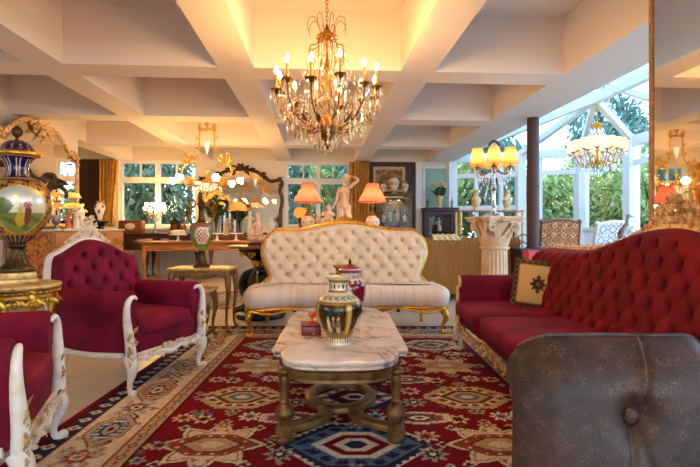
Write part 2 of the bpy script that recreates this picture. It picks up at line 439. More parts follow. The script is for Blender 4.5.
b = MB().box(-6.8, 6.6, YR-.2, YW+.25, -.1, 0.0); struct(b.build('floor', 'floor', sm=False))
b = MB().box(-6.8, XC, YR-.2, YW+.25, TOP, TOP+.15); struct(b.build('ceiling', 'plaster', sm=False))
XB = [(-6.8, -6.5), (-4.9, -4.53), (-2.98, -2.61), (-1.06, -.69), (.86, 1.22), (2.65, XC)]
n = 1
for x0, x1 in XB[1:]:
    struct(MB().box(x0, x1, YR, YW, SOF, TOP).build('trim_%d' % n, 'plaster', sm=False)); n += 1
for y0, y1 in ((-1.7, -1.32), (.5, .88), (2.72, 3.1), (4.92, 5.3), (7.1, 7.48), (9.4, 9.77)):
    b = MB()
    for i in range(len(XB)-1): b.box(XB[i][1], XB[i+1][0], y0, y1, SOF, TOP)
    struct(b.build('trim_%d' % n, 'plaster', sm=False)); n += 1

def wall_open(mb, a0, a1, t0, t1, z0, z1, openings, ax='x'):
    """wall along ax with openings [(a,b,za,zb)]"""
    def bx(u0, u1, za, zb):
        if u1-u0 > 1e-4 and zb-za > 1e-4:
            mb.box(u0, u1, t0, t1, za, zb) if ax == 'x' else mb.box(t0, t1, u0, u1, za, zb)
    p = a0
    for (u, w, za, zb) in sorted(openings):
        bx(p, u, z0, z1); bx(u, w, z0, za); bx(u, w, zb, z1); p = w
    bx(p, a1, z0, z1)
W1 = (-4.85, -2.99, 1.15, 2.76); W2 = (-.86, .75, 1.15, 2.76)
b = MB(); wall_open(b, -6.8, 3.36, YW, YW+.25, 0, TOP, [W1, W2]); struct(b.build('wall_back', 'wallwhite', sm=False))
W3 = (-2.0, .0, .3, 2.72); W4 = (.3, 2.9, .3, 2.72); W10 = (-2.5, 1.5, .75, 2.65)
b = MB(); wall_open(b, -6.8, XC, YR-.2, YR, 0, TOP, [W3, W4]); struct(b.build('wall_rear', 'wallwhite', sm=False))
b = MB(); wall_open(b, YR, 8.9, -4.75, XL, 0, TOP, [W10], 'y'); b.box(-6.8, XL, 8.9, 9.0, 0, TOP); struct(b.build('wall_left', 'wallwhite', sm=False))
struct(MB().box(-6.8, -6.6, 9.0, YW, 0, TOP).build('wall_left_recess', 'wallwhite', sm=False))
struct(MB().box(2.39, 2.62, 1.9, 3.235, 0, TOP).build('wall_right', 'wallwhite', sm=False))

def window(name, x0, x1, z0, z1, y, tz, mull, sub, thick=.07, d=.12):
    f = MB(); t = thick
    f.box(x0, x1, y-d/2, y+d/2, z0, z0+t).box(x0, x1, y-d/2, y+d/2, z1-t, z1)
    f.box(x0, x0+t, y-d/2, y+d/2, z0+t, z1-t).box(x1-t, x1, y-d/2, y+d/2, z0+t, z1-t)
    xs = [x0+t] + mull + [x1-t]
    for m in mull: f.box(m-.055, m+.055, y-d/2+.002, y+d/2-.002, z0+t, z1-t)
    if tz:
        f.box(x0+t, x1-t, y-d/2+.004, y+d/2-.004, tz-.07, tz+.07)
        if sub:
            for i in range(len(xs)-1):
                c = (xs[i]+xs[i+1])/2; f.box(c-.02, c+.02, y-.03, y+.03, tz+.07, z1-t)
    o = struct(f.build(name, 'joinery', sm=False))
    MB().box(x0+t, x1-t, y-.004, y+.004, z0+t, z1-t).build('pane', 'pane', o, sm=False)
    return o
window('window_1', *W1[:2], *W1[2:], YW+.1, 2.29, [-3.95], True)
window('window_2', *W2[:2], *W2[2:], YW+.1, 2.29, [-.045], True)
window('window_3', *W3[:2], *W3[2:], YR-.1, 2.1, [-1.0], False)
window('window_4', *W4[:2], *W4[2:], YR-.1, 2.1, [1.2, 2.05], False)
o = window('window_10', *W10[:2], *W10[2:], 0, 2.1, [-1.2, .2], False); o.location = (XL-.12, 0, 0); o.rotation_euler.z = PI/2
b = MB()
for W in (W1, W2): b.box(W[0]-.08, W[1]+.08, YW-.12, YW+.06, W[2]-.05, W[2])
struct(b.build('trim_sill', 'joinery', sm=False))
b = MB()
for x0, x1 in ((-6.6, 1.1), (2.5, 3.3)): b.box(x0, x1, YW-.02, YW-.0005, .001, .13)
struct(b.build('baseboard_back', 'joinery', sm=False))
struct(MB().box(XL+.0005, XL+.02, YR, 9.0, .001, .13).build('baseboard_left', 'joinery', sm=False))
# dark boarding and the framed green panel on the back wall
struct(MB().box(-6.6, -4.95, YW-.03, YW-.0005, 0, 2.775).build('trim_dark_left', 'darkpanel', sm=False))
struct(MB().box(1.0, 2.38, YW-.03, YW-.0005, 0, 2.775).build('trim_dark_right', 'darkpanel', sm=False))
struct(MB().box(2.63, 3.17, YW-.012, YW-.0005, .9, 2.62).build('trim_green_panel', 'teal', sm=False))
b = MB()
for q in ((2.57, 2.63, .84, 2.68), (3.17, 3.215, .84, 2.68)): b.box(q[0], q[1], YW-.035, YW-.0005, q[2], q[3])
b.box(2.63, 3.17, YW-.035, YW-.0005, 2.62, 2.68); b.box(2.39, 2.55, YW-.07, YW-.0005, 0, 2.775); b.box(3.21, 3.36, YW-.12, YW-.0005, 0, 2.95)
struct(b.build('trim_panel_frame', 'joinery', sm=False))

# ---- conservatory
EV, HUB = 2.95, Vector((5.0, 8.2, 3.5))
PL = [(3.36, 11.6), (4.81, 10.95), (5.97, 10.34), (6.25, 9.02), (6.42, YR)]
def facet(name, p, q, mull, rails, sill, dado, tz=None):
    f = MB(); g = MB()
    P = lambda t, z: (p[0]+(q[0]-p[0])*t, p[1]+(q[1]-p[1])*t, z)
    bar(f, P(0, 2.86), P(1, 2.86), .12, .2)
    for z in rails: bar(f, P(0, z), P(1, z), .08, .11)
    for t in mull:
        bar(f, P(t, .05), P(t, 2.8), .09, .09)
    bar(f, P(0, sill), P(1, sill), .14, .07); bar(f, P(0, .06), P(1, .06), .1, .12)
    if dado:
        bar(f, P(0, sill/2), P(1, sill/2), .06, sill-.02)
    o = struct(f.build(name, 'joinery', sm=False))
    z0 = sill if dado else .1
    bar(g, P(0, (z0+2.8)/2), P(1, (z0+2.8)/2), .008, 2.8-z0)
    g.build('pane', 'pane', o, sm=False)
facet('window_5', PL[0], PL[1], [.35, .72], [1.62, 2.42], .75, True)
facet('window_6', PL[1], PL[2], [.33], [2.42], 1.25, True)
facet('window_7', PL[2], PL[3], [], [2.62], 1.1, True)
facet('window_8', PL[3], PL[4], [i/11 for i in range(1, 11)], [2.42], .6, True)
facet('window_9', PL[4], (XC, YR), [.33, .66], [2.42], .6, True)
b = MB()
for p, w in zip(PL, (.16, .2, .24, .22, .16)): b.box(p[0]-w/2, p[0]+w/2, p[1]-w/2, p[1]+w/2, 0, EV)
struct(b.build('trim_conservatory_posts', 'joinery', sm=False))
g = MB(); A = (XC, 11.6, EV); E1 = (6.42, YR, EV); E0 = (XC, YR, EV); Rd = (5.0, YR, 3.5)
pz = [(x, y, EV) for x, y in PL]
g.add([A, *pz[1:4], E1, E0, tuple(HUB), Rd], [(0, 1, 6), (1, 2, 6), (2, 3, 6), (3, 4, 7, 6), (0, 6, 7, 5), (4, 5, 7)])
r = MB()
for q in (A, pz[1], pz[2], pz[3]): bar(r, HUB, q, .10, .13, -.04)
bar(r, HUB, Rd, .13, .16, -.04)
for y in (7.2, 5.9, 4.6, 3.3, 2.0, .7, -.6, -1.9):
    bar(r, (5.0, y+.35, 3.5), (XC, y, EV), .07, .1, -.03)
    bar(r, (5.0, y+.35, 3.5), (6.33, y, EV), .07, .1, -.03)
bar(r, (XC+.03, YR, EV-.03), (XC+.03, 11.6, EV-.03), .1, .12)
o = struct(r.build('trim_conservatory_roof', 'joinery', sm=False)); g.build('pane', 'roofpane', o, sm=False)

# ---- outside: lawn and shrubs
struct(MB().box(-25, 25, -20, 32, -.4, -.26).build('ground', 'lawn', sm=False))
struct(MB().box(6.65, 11.0, -8, 10.5, -.255, -.12).box(-6.5, 6.65, -9, YR-.25, -.255, -.12).box(-9.5, -6.9, -6, 6, -.255, -.12).build('ground_bounce', 'bounce_slab', sm=False))  # added unseen pale slabs that bounce daylight up into the coffers
def leafcloud(c, r, n, size, seed, shell=.55):
    q = random.Random(seed); mb = MB()
    for i in range(n):
        while True:
            v = Vector((q.uniform(-1, 1), q.uniform(-1, 1), q.uniform(-1, 1)))
            if shell < v.length < 1: break
        bl = .8 + .2*sin(7*v.x+seed)*cos(6*v.z+3*v.y)
        p = Vector((c[0]+r[0]*v.x*bl, c[1]+r[1]*v.y*bl, c[2]+r[2]*v.z*bl))
        a = Vector((q.gauss(0, 1), q.gauss(0, 1), q.gauss(0, .7))).normalized(); t = a.orthogonal().normalized(); w = a.cross(t)
        L = size*q.uniform(.6, 1.2); W = L*.42
        mb.add([p-t*L*.5, p+w*W*.5, p+t*L*.5, p-w*W*.5], [(0, 1, 2, 3)])
    return mb
def shrub(name, label, mat, rx, h, n, size, seed, trunk=0.):
    t = thing(name, label, 'tree' if trunk else 'bush', (0, 0, -.25), 0, 'garden greenery outside the windows')
    hh = (h-trunk)/2
    leafcloud((0, 0, trunk+hh), (rx, rx, hh), int(n*1.5), size, seed, .35).build('foliage', mat, t, sm=False)
    k = MB().tube([(0, 0, 0, .09), (.03, 0, trunk+hh*.6, .06), (0, .02, trunk+hh*1.5, .02)], n=7, k=3)
    for a in range(5):
        k.tube([(.02, 0, trunk+hh*.3, .035), (rx*.4*cos(a*1.3), rx*.4*sin(a*1.3), trunk+hh*(.8+.1*a), .02), (rx*.75*cos(a*1.3), rx*.75*sin(a*1.3), trunk+hh*(1.1+.12*a), .006)], n=5, k=3)
    k.build('stem', 'bark', t); return t
S1 = shrub('garden_bush', '', 'leafgreen', 1.1, 2.7, 2600, .17, 3)
S2 = shrub('garden_bush', '', 'leafdeep', .95, 3.1, 2600, .17, 5)
S3 = shrub('garden_bush', '', 'leafyellow', 1.0, 2.4, 2200, .15, 8)
S4 = shrub('garden_tree', '', 'leafdeep', 2.1, 6.4, 2600, .24, 9, 1.6)
spots = [
 (S2, -5.0, 13.4, 1, 'deep green bush outside the left window, partly behind the ochre curtain'),
 (S2, -6.5, 13.3, 1, 'deep green bush outside beyond the dark panel left of the ochre curtain'),
 (S2, -4.15, 13.2, 1, 'deep green bush filling the left half of the window behind the sideboard'),
 (S1, -2.6, 15.2, .9, 'paler bush further off, seen in the right half of the window behind the sideboard'),
 (S2, -1.0, 13.6, 1, 'deep green bush outside the window behind the coral lamp, at its left edge'),
 (S1, .0, 13.9, 1.05, 'green bush outside the window right behind the statue'),
 (S2, 1.0, 13.5, 1, 'deep green bush outside the same window, beside the brown curtain'),
 (S1, 3.7, 13.3, 1.1, 'green bush outside the glazing behind the crystal lamp, beside the green wall panel'),
 (S2, 4.9, 12.7, 1.1, 'deep green bush outside the glazing behind the crystal lamp and its column'),
 (S1, 6.3, 12.0, 1.05, 'green bush outside the conservatory casement beside the brown flue pipe'),
 (S3, 7.4, 11.4, 1.1, 'yellowing bush outside the conservatory corner post'),
 (S1, 7.7, 10.2, 1.1, 'bright green bush outside the tall pane under the conservatory chandelier'),
 (S3, 7.9, 8.9, 1.0, 'yellowing bush outside the narrow pane beside the large wall mirror'),
 (S4, 4.4, 16.0, 1.0, 'tall dark tree rising behind the conservatory roof beside the house wall'),
 (S4, 9.4, 14.6, .85, 'tall dark tree rising over the conservatory roof behind the flue pipe'),
 (S4, -3.2, 18.0, .9, 'tall dark tree far outside the window behind the sideboard'),
 (S4, .4, 17.2, .9, 'tall dark tree far outside the window behind the statue'),
]
SEC = 'pale green bush in the second row of greenery behind the conservatory bushes'
spots += [(S1, 9.6, 10.6, 1.1, SEC), (S1, 9.0, 12.6, 1.1, SEC), (S1, 5.9, 13.9, 1.15, SEC), (S1, 7.6, 13.4, 1.1, SEC), (S1, 10.0, 8.6, 1.1, SEC)]
used = set()
for i, (s, x, y, k, lab) in enumerate(spots):
    o = s if s.name not in used else copy_tree(s)
    used.add(s.name); o.location = (x, y, -.25); o.rotation_euler.z = i*1.7; o.scale = (k, k, k*(1.45 if y > 12 and lab != SEC and s.name != 'garden_tree' else 1.15)); o['label'] = lab

# ---- daylight
w = bpy.data.worlds.new('sky'); SC.world = w; w.use_nodes = True
nt = w.node_tree; bg = nt.nodes['Background']
tc = nt.nodes.new('ShaderNodeTexCoord'); sx = nt.nodes.new('ShaderNodeSeparateXYZ'); rp = nt.nodes.new('ShaderNodeValToRGB')
nt.links.new(tc.outputs['Generated'], sx.inputs[0]); nt.links.new(sx.outputs['Z'], rp.inputs[0]); nt.links.new(rp.outputs[0], bg.inputs[0])
rp.color_ramp.elements[0].color = (*C('d8e5f4'), 1); rp.color_ramp.elements[0].position = .0
rp.color_ramp.elements[1].color = (*C('a9cdf0'), 1); rp.color_ramp.elements[1].position = .7
bg.inputs[1].default_value = SKY = 5.2
# ------------------------------------------------------------------ carpet
def make_rug():
    HW, HL, st = 1.65, 2.32, .0075
    nx, ny = int(2*HW/st), int(2*HL/st)
    X, Y = np.meshgrid(np.linspace(-HW, HW, nx+1), np.linspace(-HL, HL, ny+1))
    K = {k: np.array(C(v), dtype=np.float32) for k, v in dict(red='780f1f', dred='560b18', cream='d8c6a6', tan='bb9d76', navy='2b2b42',
         blue='56718a', grey='a7a094', rust='93402e', ivory='e6d9bd', brown='5b3a26', dark='381118').items()}
    col = np.empty((ny+1, nx+1, 3), np.float32); col[:] = K['red']
    def put(mask, k, sl=None):
        (col if sl is None else col[sl])[mask] = K[k]
    def win(cx, cy, r):
        i0 = max(0, int((cx-r+HW)/st)); i1 = min(nx+1, int((cx+r+HW)/st)+2); j0 = max(0, int((cy-r+HL)/st)); j1 = min(ny+1, int((cy+r+HL)/st)+2)
        sl = (slice(j0, j1), slice(i0, i1)); return sl, X[sl]-cx, Y[sl]-cy
    def hexd(x, y, a, b): return np.maximum(np.abs(y)/b, np.abs(x)/a*.62 + np.abs(y)/b*.62)
    def octd(x, y, a): return np.maximum(np.maximum(abs(x), abs(y)), (abs(x)+abs(y))*.72)/a
    def rosette(cx, cy, r, c1, c2, c3='rust', n=8):
        sl, x, y = win(cx, cy, r*1.3); d = np.hypot(x, y)/r; th = np.arctan2(y, x)
        put(d < .82+.26*np.cos(n*th), c1, sl); put(d < .52+.12*np.cos(n*th), c2, sl); put(d < .22, c3, sl)
    def hexmed(cx, cy, s, cs):
        sl, x, y = win(cx, cy, s*1.4); h = hexd(x, y, s*.98, s*.98)
        tooth = .03*np.sin(np.arctan2(y, x)*36)
        for lim, k in zip((1.06, 1.0, .86, .8, .64, .58, .44, .3, .16), cs): put(h + (tooth if lim in (1.0, .64) else 0) < lim, k, sl)
        ring = (h > .64) & (h < .8) & (np.sin(np.arctan2(y, x)*14) > .3); put(ring, cs[4], sl)
    def starmed(cx, cy, s, c1, c2, c3, c4):
        sl, x, y = win(cx, cy, s*1.5); d = np.hypot(x, y*1.05)/s; th = np.arctan2(y, x)
        saw = np.abs(((th*8/(2*PI)) % 1)-.5)*2
        e = .72+.38*saw
        put(d < e+.05, 'dark', sl); put(d < e, c1, sl)
        put((d < e-.12) & (d > e-.16), 'brown', sl)
        h = hexd(x, y, s*.6, s*.46); put(h < 1.02, 'brown', sl); put(h < .95, c2, sl); put(h < .66, c3, sl); put(h < .6, c4, sl); put(h < .28, c1, sl)
        dd = (np.abs(x % (s*.26)-s*.13)+np.abs(y % (s*.26)-s*.13))/s
        put((dd < .06) & (h > 1.05) & (d < e-.18), c2, sl)
        put((dd < .05) & (h < .94) & (h > .7), c1, sl)
        for a in range(8):   # palmettes at the tips
            q = a*PI/4; rosette(cx+s*1.17*cos(q), cy+s*1.12*sin(q), s*.13, 'cream', c3, 'dark', 4)
    def longmed(cx, cy, s):
        sl, x, y = win(cx, cy, s*1.5); q = np.abs(x)/s + .25*np.abs(np.sin(x*9/s)); lim = .42-.12*np.floor(np.abs(x)/s*4)/2
        m = (np.abs(y)/s < lim+.10) & (np.abs(x) < s*.98); put(m, 'dark', sl)
        m = (np.abs(y)/s < lim+.06) & (np.abs(x) < s*.94); put(m, 'cream', sl)
        m = (np.abs(y)/s < lim-.1) & (np.abs(x) < s*.7); put(m, 'rust', sl)
        m = ((np.abs((x/s*5) % 1-.5)+np.abs((y/s*5) % 1-.5)) < .32) & (np.abs(y)/s < lim) & (np.abs(x) < s*.86); put(m, 'blue', sl)
        put(hexd(x, y, s*.3, s*.22) < 1, 'navy', sl); put(hexd(x, y, s*.22, s*.15) < 1, 'ivory', sl); put(hexd(x, y, s*.1, s*.08) < 1, 'red', sl)
    FX, FY = 1.07, 1.74
    # ground of the field: small scattered sprigs
    q = random.Random(4)
    for i in range(320):
        cx, cy = q.uniform(-FX, FX), q.uniform(-FY, FY)
        rosette(cx, cy, q.uniform(.022, .04), q.choice(['dred', 'dred', 'dred', 'rust', 'tan', 'navy', 'grey']), q.choice(['red', 'cream', 'blue']), 'dark', q.choice([4, 6]))
    rows = [-1.25, -.57, .10, .80, 1.46]
    for j, y in enumerate(rows):
        for i, x in enumerate((-.73, 0., .73)):
            k = (i*2+j) % 4
            if i == 1:
                if j % 2 == 1: hexmed(x, y, .25, ('ivory', 'navy', 'blue', 'navy', 'blue', 'ivory', 'red', 'ivory', 'navy'))
                else: hexmed(x, y, .20, ('navy', 'navy', 'grey', 'ivory', 'rust', 'navy', 'red', 'ivory', 'red'))
            elif j == 1: starmed(x, y, .25, 'cream', 'rust', 'navy', 'tan')
            elif j == 3: starmed(x, y, .23, 'cream', 'tan', 'rust', 'grey')
            else: hexmed(x, y, .20, ('dark', 'tan', 'tan', 'brown', 'cream', 'brown', 'tan', 'blue', 'cream') if j == 2 else ('dark', 'grey', 'cream', 'brown', 'grey', 'navy', 'tan', 'blue', 'red'))
    for j in range(4):
        ym = (rows[j]+rows[j+1])/2
        for i, x in enumerate((-.37, .37)):
            longmed(x, ym, .19)
            rosette(x, ym+.24, .075, 'grey', 'navy', 'ivory'); rosette(x, ym-.24, .07, 'cream', 'rust', 'navy')
        for x in (-.73, 0, .73):
            rosette(x+.12, ym+.02, .065, 'ivory', 'blue', 'red'); rosette(x-.14, ym-.02, .06, 'cream', 'dred', 'navy', 6)
            rosette(x, ym+.10, .05, 'grey', 'navy', 'cream', 6); rosette(x, ym-.10, .05, 'tan', 'rust', 'cream', 6)
        for x in (-.99, .99):
            rosette(x, ym, .06, 'cream', 'rust', 'navy'); rosette(x, ym+.33, .05, 'grey', 'red', 'navy', 6)
    # borders, from the field outwards
    D = np.minimum(HW-np.abs(X), HL-np.abs(Y))       # distance to edge
    S = np.where(HW-np.abs(X) < HL-np.abs(Y), Y, X)  # along the edge
    B = D < .58; put(B, 'dark')
    put((D < .565) & (D >= .49), 'tan'); put((D < .558) & (D >= .497) & (np.abs(D-.527)+np.abs(((S+10) % .12)-.06)*.8 < .028), 'brown'); put((D < .558) & (D >= .497) & (np.abs(D-.527)+np.abs(((S+10) % .12)-.06)*.8 < .016), 'grey'); put((D < .558) & (D >= .497) & (np.abs(D-.527)*2+np.abs(((S+10.06) % .12)-.06) < .022), 'rust')
    put((D < .49) & (D >= .475), 'rust'); put((D < .475) & (D >= .465), 'cream')
    put((D < .465) & (D >= .17), 'cream')
    wide = (D < .455) & (D >= .18); c0 = D-.3175
    per = .62; s1 = (S+10) % per - per/2
    band = np.abs(((S+10) % .155)-.0775) + np.abs(np.abs(c0)-.075)*1.1
    put(wide & (band < .030), 'tan'); put(wide & (band < .012), 'grey')
    vine = np.abs(c0 - .07*np.sin(S*2*PI/.31)) < .012; put(wide & vine, 'brown')
    h = np.maximum(np.abs(c0)/.10, np.abs(s1)/.13*.62+np.abs(c0)/.10*.62)
    even = (np.floor((S+10)/per) % 2) == 0
    put(wide & (h < 1.08), 'brown'); put(wide & (h < 1.0), 'tan'); put(wide & (h < .8) & even, 'rust'); put(wide & (h < .8) & ~even, 'blue')
    put(wide & (h < .74) & (np.abs(((s1+5)*24) % 1-.5) < .2), 'cream'); put(wide & (h < .48), 'navy'); put(wide & (h < .36) & even, 'cream'); put(wide & (h < .36) & ~even, 'grey'); put(wide & (h < .17), 'red')
    s2 = (S+10+per/2) % per - per/2; r2 = np.hypot(s2, c0); t2 = np.arctan2(c0, s2)
    put(wide & (r2 < .085+.02*np.cos(8*t2)), 'grey'); put(wide & (r2 < .06+.012*np.cos(8*t2)), 'rust'); put(wide & (r2 < .035), 'cream'); put(wide & (r2 < .016), 'navy')
    for i in range(430):
        sd = q.randrange(4); u = q.uniform(-1, 1); d0 = q.uniform(.20, .44)
        cx, cy = (u*HW, (HL-d0)*(1 if sd else -1)) if sd < 2 else ((HW-d0)*(1 if sd == 2 else -1), u*HL)
        rosette(cx, cy, q.uniform(.018, .034), q.choice(['grey', 'tan', 'brown', 'rust', 'blue', 'tan', 'grey']), q.choice(['cream', 'tan', 'grey']), q.choice(['brown', 'navy']), q.choice([3, 4, 6]))
    put((D < .17) & (D >= .16), 'rust'); put((D < .16) & (D >= .065), 'navy')
    g = np.abs(((S+10) % .11)-.055)+np.abs(D-.112)*.9
    put((D < .155) & (D >= .07) & (g < .036), 'cream'); put((D < .155) & (D >= .07) & (g < .016), 'rust')
    put(D < .065, 'dred'); put(D < .05, 'red')
    # abrash: dye lots vary weft by weft
    rs = np.random.RandomState(3); ab = np.cumsum(rs.normal(0, .02, ny+1)); ab -= np.linspace(ab[0], ab[-1], ny+1); ab = 1+np.clip(ab, -.12, .12)
    col *= ab[:, None, None]; col *= (1+rs.normal(0, .07, col.shape[:2]))[:, :, None]
    me = bpy.data.meshes.new('persian_rug')
    Z = np.full(X.shape, .010, np.float32); Z[(D < .004)] = .001
    co_ = np.stack([X, Y, Z], -1).reshape(-1, 3).astype(np.float32); nv = len(co_)
    a = (np.arange(ny)[:, None]*(nx+1)+np.arange(nx)[None, :]).ravel()
    quads = np.stack([a, a+1, a+nx+2, a+nx+1], 1).astype(np.int32); nf = len(quads)
    me.vertices.add(nv); me.vertices.foreach_set('co', co_.ravel())
    me.loops.add(nf*4); me.loops.foreach_set('vertex_index', quads.ravel())
    me.polygons.add(nf); me.polygons.foreach_set('loop_start', np.arange(nf, dtype=np.int32)*4); me.polygons.foreach_set('loop_total', np.full(nf, 4, np.int32))
    me.update(); at_ = me.color_attributes.new('Col', 'FLOAT_COLOR', 'POINT')
    at_.data.foreach_set('color', np.concatenate([np.clip(col, 0, 1), np.ones((*col.shape[:2], 1), np.float32)], -1).reshape(-1).astype(np.float32))
    me.materials.append(mt['rug']); o = bpy.data.objects.new('persian_rug', me); COL.objects.link(o); return o
rug = make_rug(); rug.location = cam(.03, 2.93, .001); rug.rotation_euler.z = -YAW
tag(rug, 'large red Persian rug with cream border lying under the marble coffee table', 'rug')
b = MB().rbox(-1.5, 1.5, -.9, .9, 0, .008, .02, .003)
o = b.build('area_rug', 'greyrug'); o.location = (-2.2, 7.4, .001); tag(o, 'faded grey rug on the floor behind the nesting tables', 'rug')
ZR = .012

# ------------------------------------------------------------------ upholstery helpers
def tuft(x, z, px, pz):
    a = x/px+z/pz; b = x/px-z/pz
    cr_ = (abs(sin(PI*a))*abs(sin(PI*b)))**.8
    da, db = a-round(a), b-round(b); d2 = da*da+db*db
    return .17*cr_ + .38*(1-exp(-d2/.05)) + .45*(1-exp(-d2/.013))
def tufted_back(hw, top, z0, y0, rec, bulge, px, pz, dep, thick, nu=110, nv=60, off=0., edge=.06, curve=0.):
    """front face looks to -Y; hw(v) half width, top(u) height"""
    def fn(u, v, front):
        U = 2*u-1; x = U*hw(v); zt = top(U); z = z0+(zt-z0)*v
        e = min((1-abs(U))*hw(v), (1-v)*(zt-z0), .02+v*(zt-z0)*2); k = min(1, max(0, e/edge)); k = (1-(1-k)**2)**.5 if k < 1 else 1
        y = y0 + rec*(z-z0) - curve*U*U
        if not front: return (x, y+thick, z)
        fade = min(1, max(0, e-.02)/.06)
        return (x, y - bulge*k - dep*k*(1-fade + fade*tuft(x+off, z, px, pz)), z)
    mb = MB(); mb.surf(lambda u, v: fn(u, v, True), nu, nv)
    k = len(mb.v); mb.surf(lambda u, v: fn(1-u, v, False), nu, nv)
    w = nu+1; fr = lambda i, j: j*w+i; bk = lambda i, j: k+j*w+(nu-i)
    for i in range(nu):
        mb.f.append((fr(i, nv), fr(i+1, nv), bk(i+1, nv), bk(i, nv))); mb.f.append((fr(i+1, 0), fr(i, 0), bk(i, 0), bk(i+1, 0)))
    for j in range(nv):
        mb.f.append((fr(0, j), fr(0, j+1), bk(0, j+1), bk(0, j))); mb.f.append((fr(nu, j+1), fr(nu, j), bk(nu, j), bk(nu, j+1)))
    return mb, fn
def outline_pts(fn, n=40, m=14, dy=.0):
    P = [fn(0, j/m, False) for j in range(m)] + [fn(i/n, 1, False) for i in range(n+1)] + [fn(1, 1-j/m, False) for j in range(1, m+1)]
    return P
def cab_leg(mb, x, y, h, sx, sy, r=.034, foot=.026, out=.05, n=10):
    """cabriole leg; knee swells out along (sx, sy), foot turns out with a scroll"""
    d = Vector((sx, sy, 0)).normalized()
    P = lambda o, z, rr: (x+d.x*o, y+d.y*o, z, rr)
    mb.tube([P(0, h, r*1.15), P(out*.55, h*.8, r*1.1), P(out*.6, h*.62, r*.85), P(out*.1, h*.36, r*.55), P(0, h*.16, r*.45), P(out*.35, h*.05, foot*.75), P(out*.75, .02, foot*.85), P(out*.95, .014, foot*.5)], n=n, k=4)
    mb.ell((x+d.x*out*.9, y+d.y*out*.9, foot*.9), (foot*.85, foot*.85, foot*.85), 8, 5)
def swag(mb, P0, P1, nrm, n, size, q, flower=True):
    """row of carved leaves and rosettes from P0 to P1 facing nrm"""
    P0 = Vector(P0); P1 = Vector(P1); d = (P1-P0).normalized(); nrm = Vector(nrm); up = nrm.cross(d)
    for i in range(n):
        p = P0.lerp(P1, (i+.5)/n); s = size*(.8+.4*q.random())
        if flower and i % 3 == 1: mb.rosette(p+nrm*s*.2, s*.5, nrm)
        else:
            sg = 1 if i % 2 else -1
            mb.leaf(p - d*s*.4, d+up*sg*.7, nrm, s*1.2, s*.28); mb.leaf(p + d*s*.3, -d+up*-sg*.8, nrm, s*1.1, s*.25)
            mb.scroll(p+up*sg*s*.3, s*.32, d, up, 1.2, s*.09, flip=sg)
def crest(mb, w, h, nrm=(0, -1, 0), q=None, base=lambda x: 0.):
    """carved openwork cresting standing on base(x), centred at x=0 in the xz plane"""
    q = q or R; N = Vector(nrm); X = Vector((1, 0, 0)); Z = Vector((0, 0, 1))
    prof = lambda f: h*(.14+.30*(1-f)+.56*max(0, 1-f/.42)**1.3)      # silhouette height at |x|/w = f
    for sg in (-1, 1):
        mb.tube([(sg*w*f, -.008, base(sg*w*f)+prof(f)*.86, .004+.007*(1-f)) for f in (1, .85, .7, .55, .42, .3, .18, .06)], n=7, k=3)
        n = 13
        for i in range(n):
            f = (i+.4)/n; x = sg*w*f; H = prof(f); r = min(.4*H, .028+.012*(1-f))
            for lv in range(max(1, int(H/.045))):
                z = base(x)+.012+lv*.042; c = Vector((x, -.012-.004*(lv % 2), z+r*.4))
                mb.scroll(c, r, X*sg, Z, 1.2, r*.19, start=q.random()*3, flip=1 if (i+lv) % 2 else -1, n=5)
                for k in range(2):
                    a = q.uniform(.2, 1.4)*(1 if k else 1.7); mb.leaf(c, X*sg*cos(a)+Z*sin(a), N, r*1.5, r*.36, .3, .3)
            if i % 3 == 0: mb.rosette((x, -.03, base(x)+H*.5), min(.026, H*.3), N)
        mb.leaf((sg*.004, -.015, base(0)+h*.55), X*sg*.45+Z, N, h*.45, h*.085)
    mb.leaf((0, -.02, base(0)+h*.55), Z, N, h*.5, h*.10); mb.rosette((0, -.035, base(0)+h*.62), h*.15, N, 7)
    mb.rosette((0, -.03, base(0)+h*.28), h*.13, N)

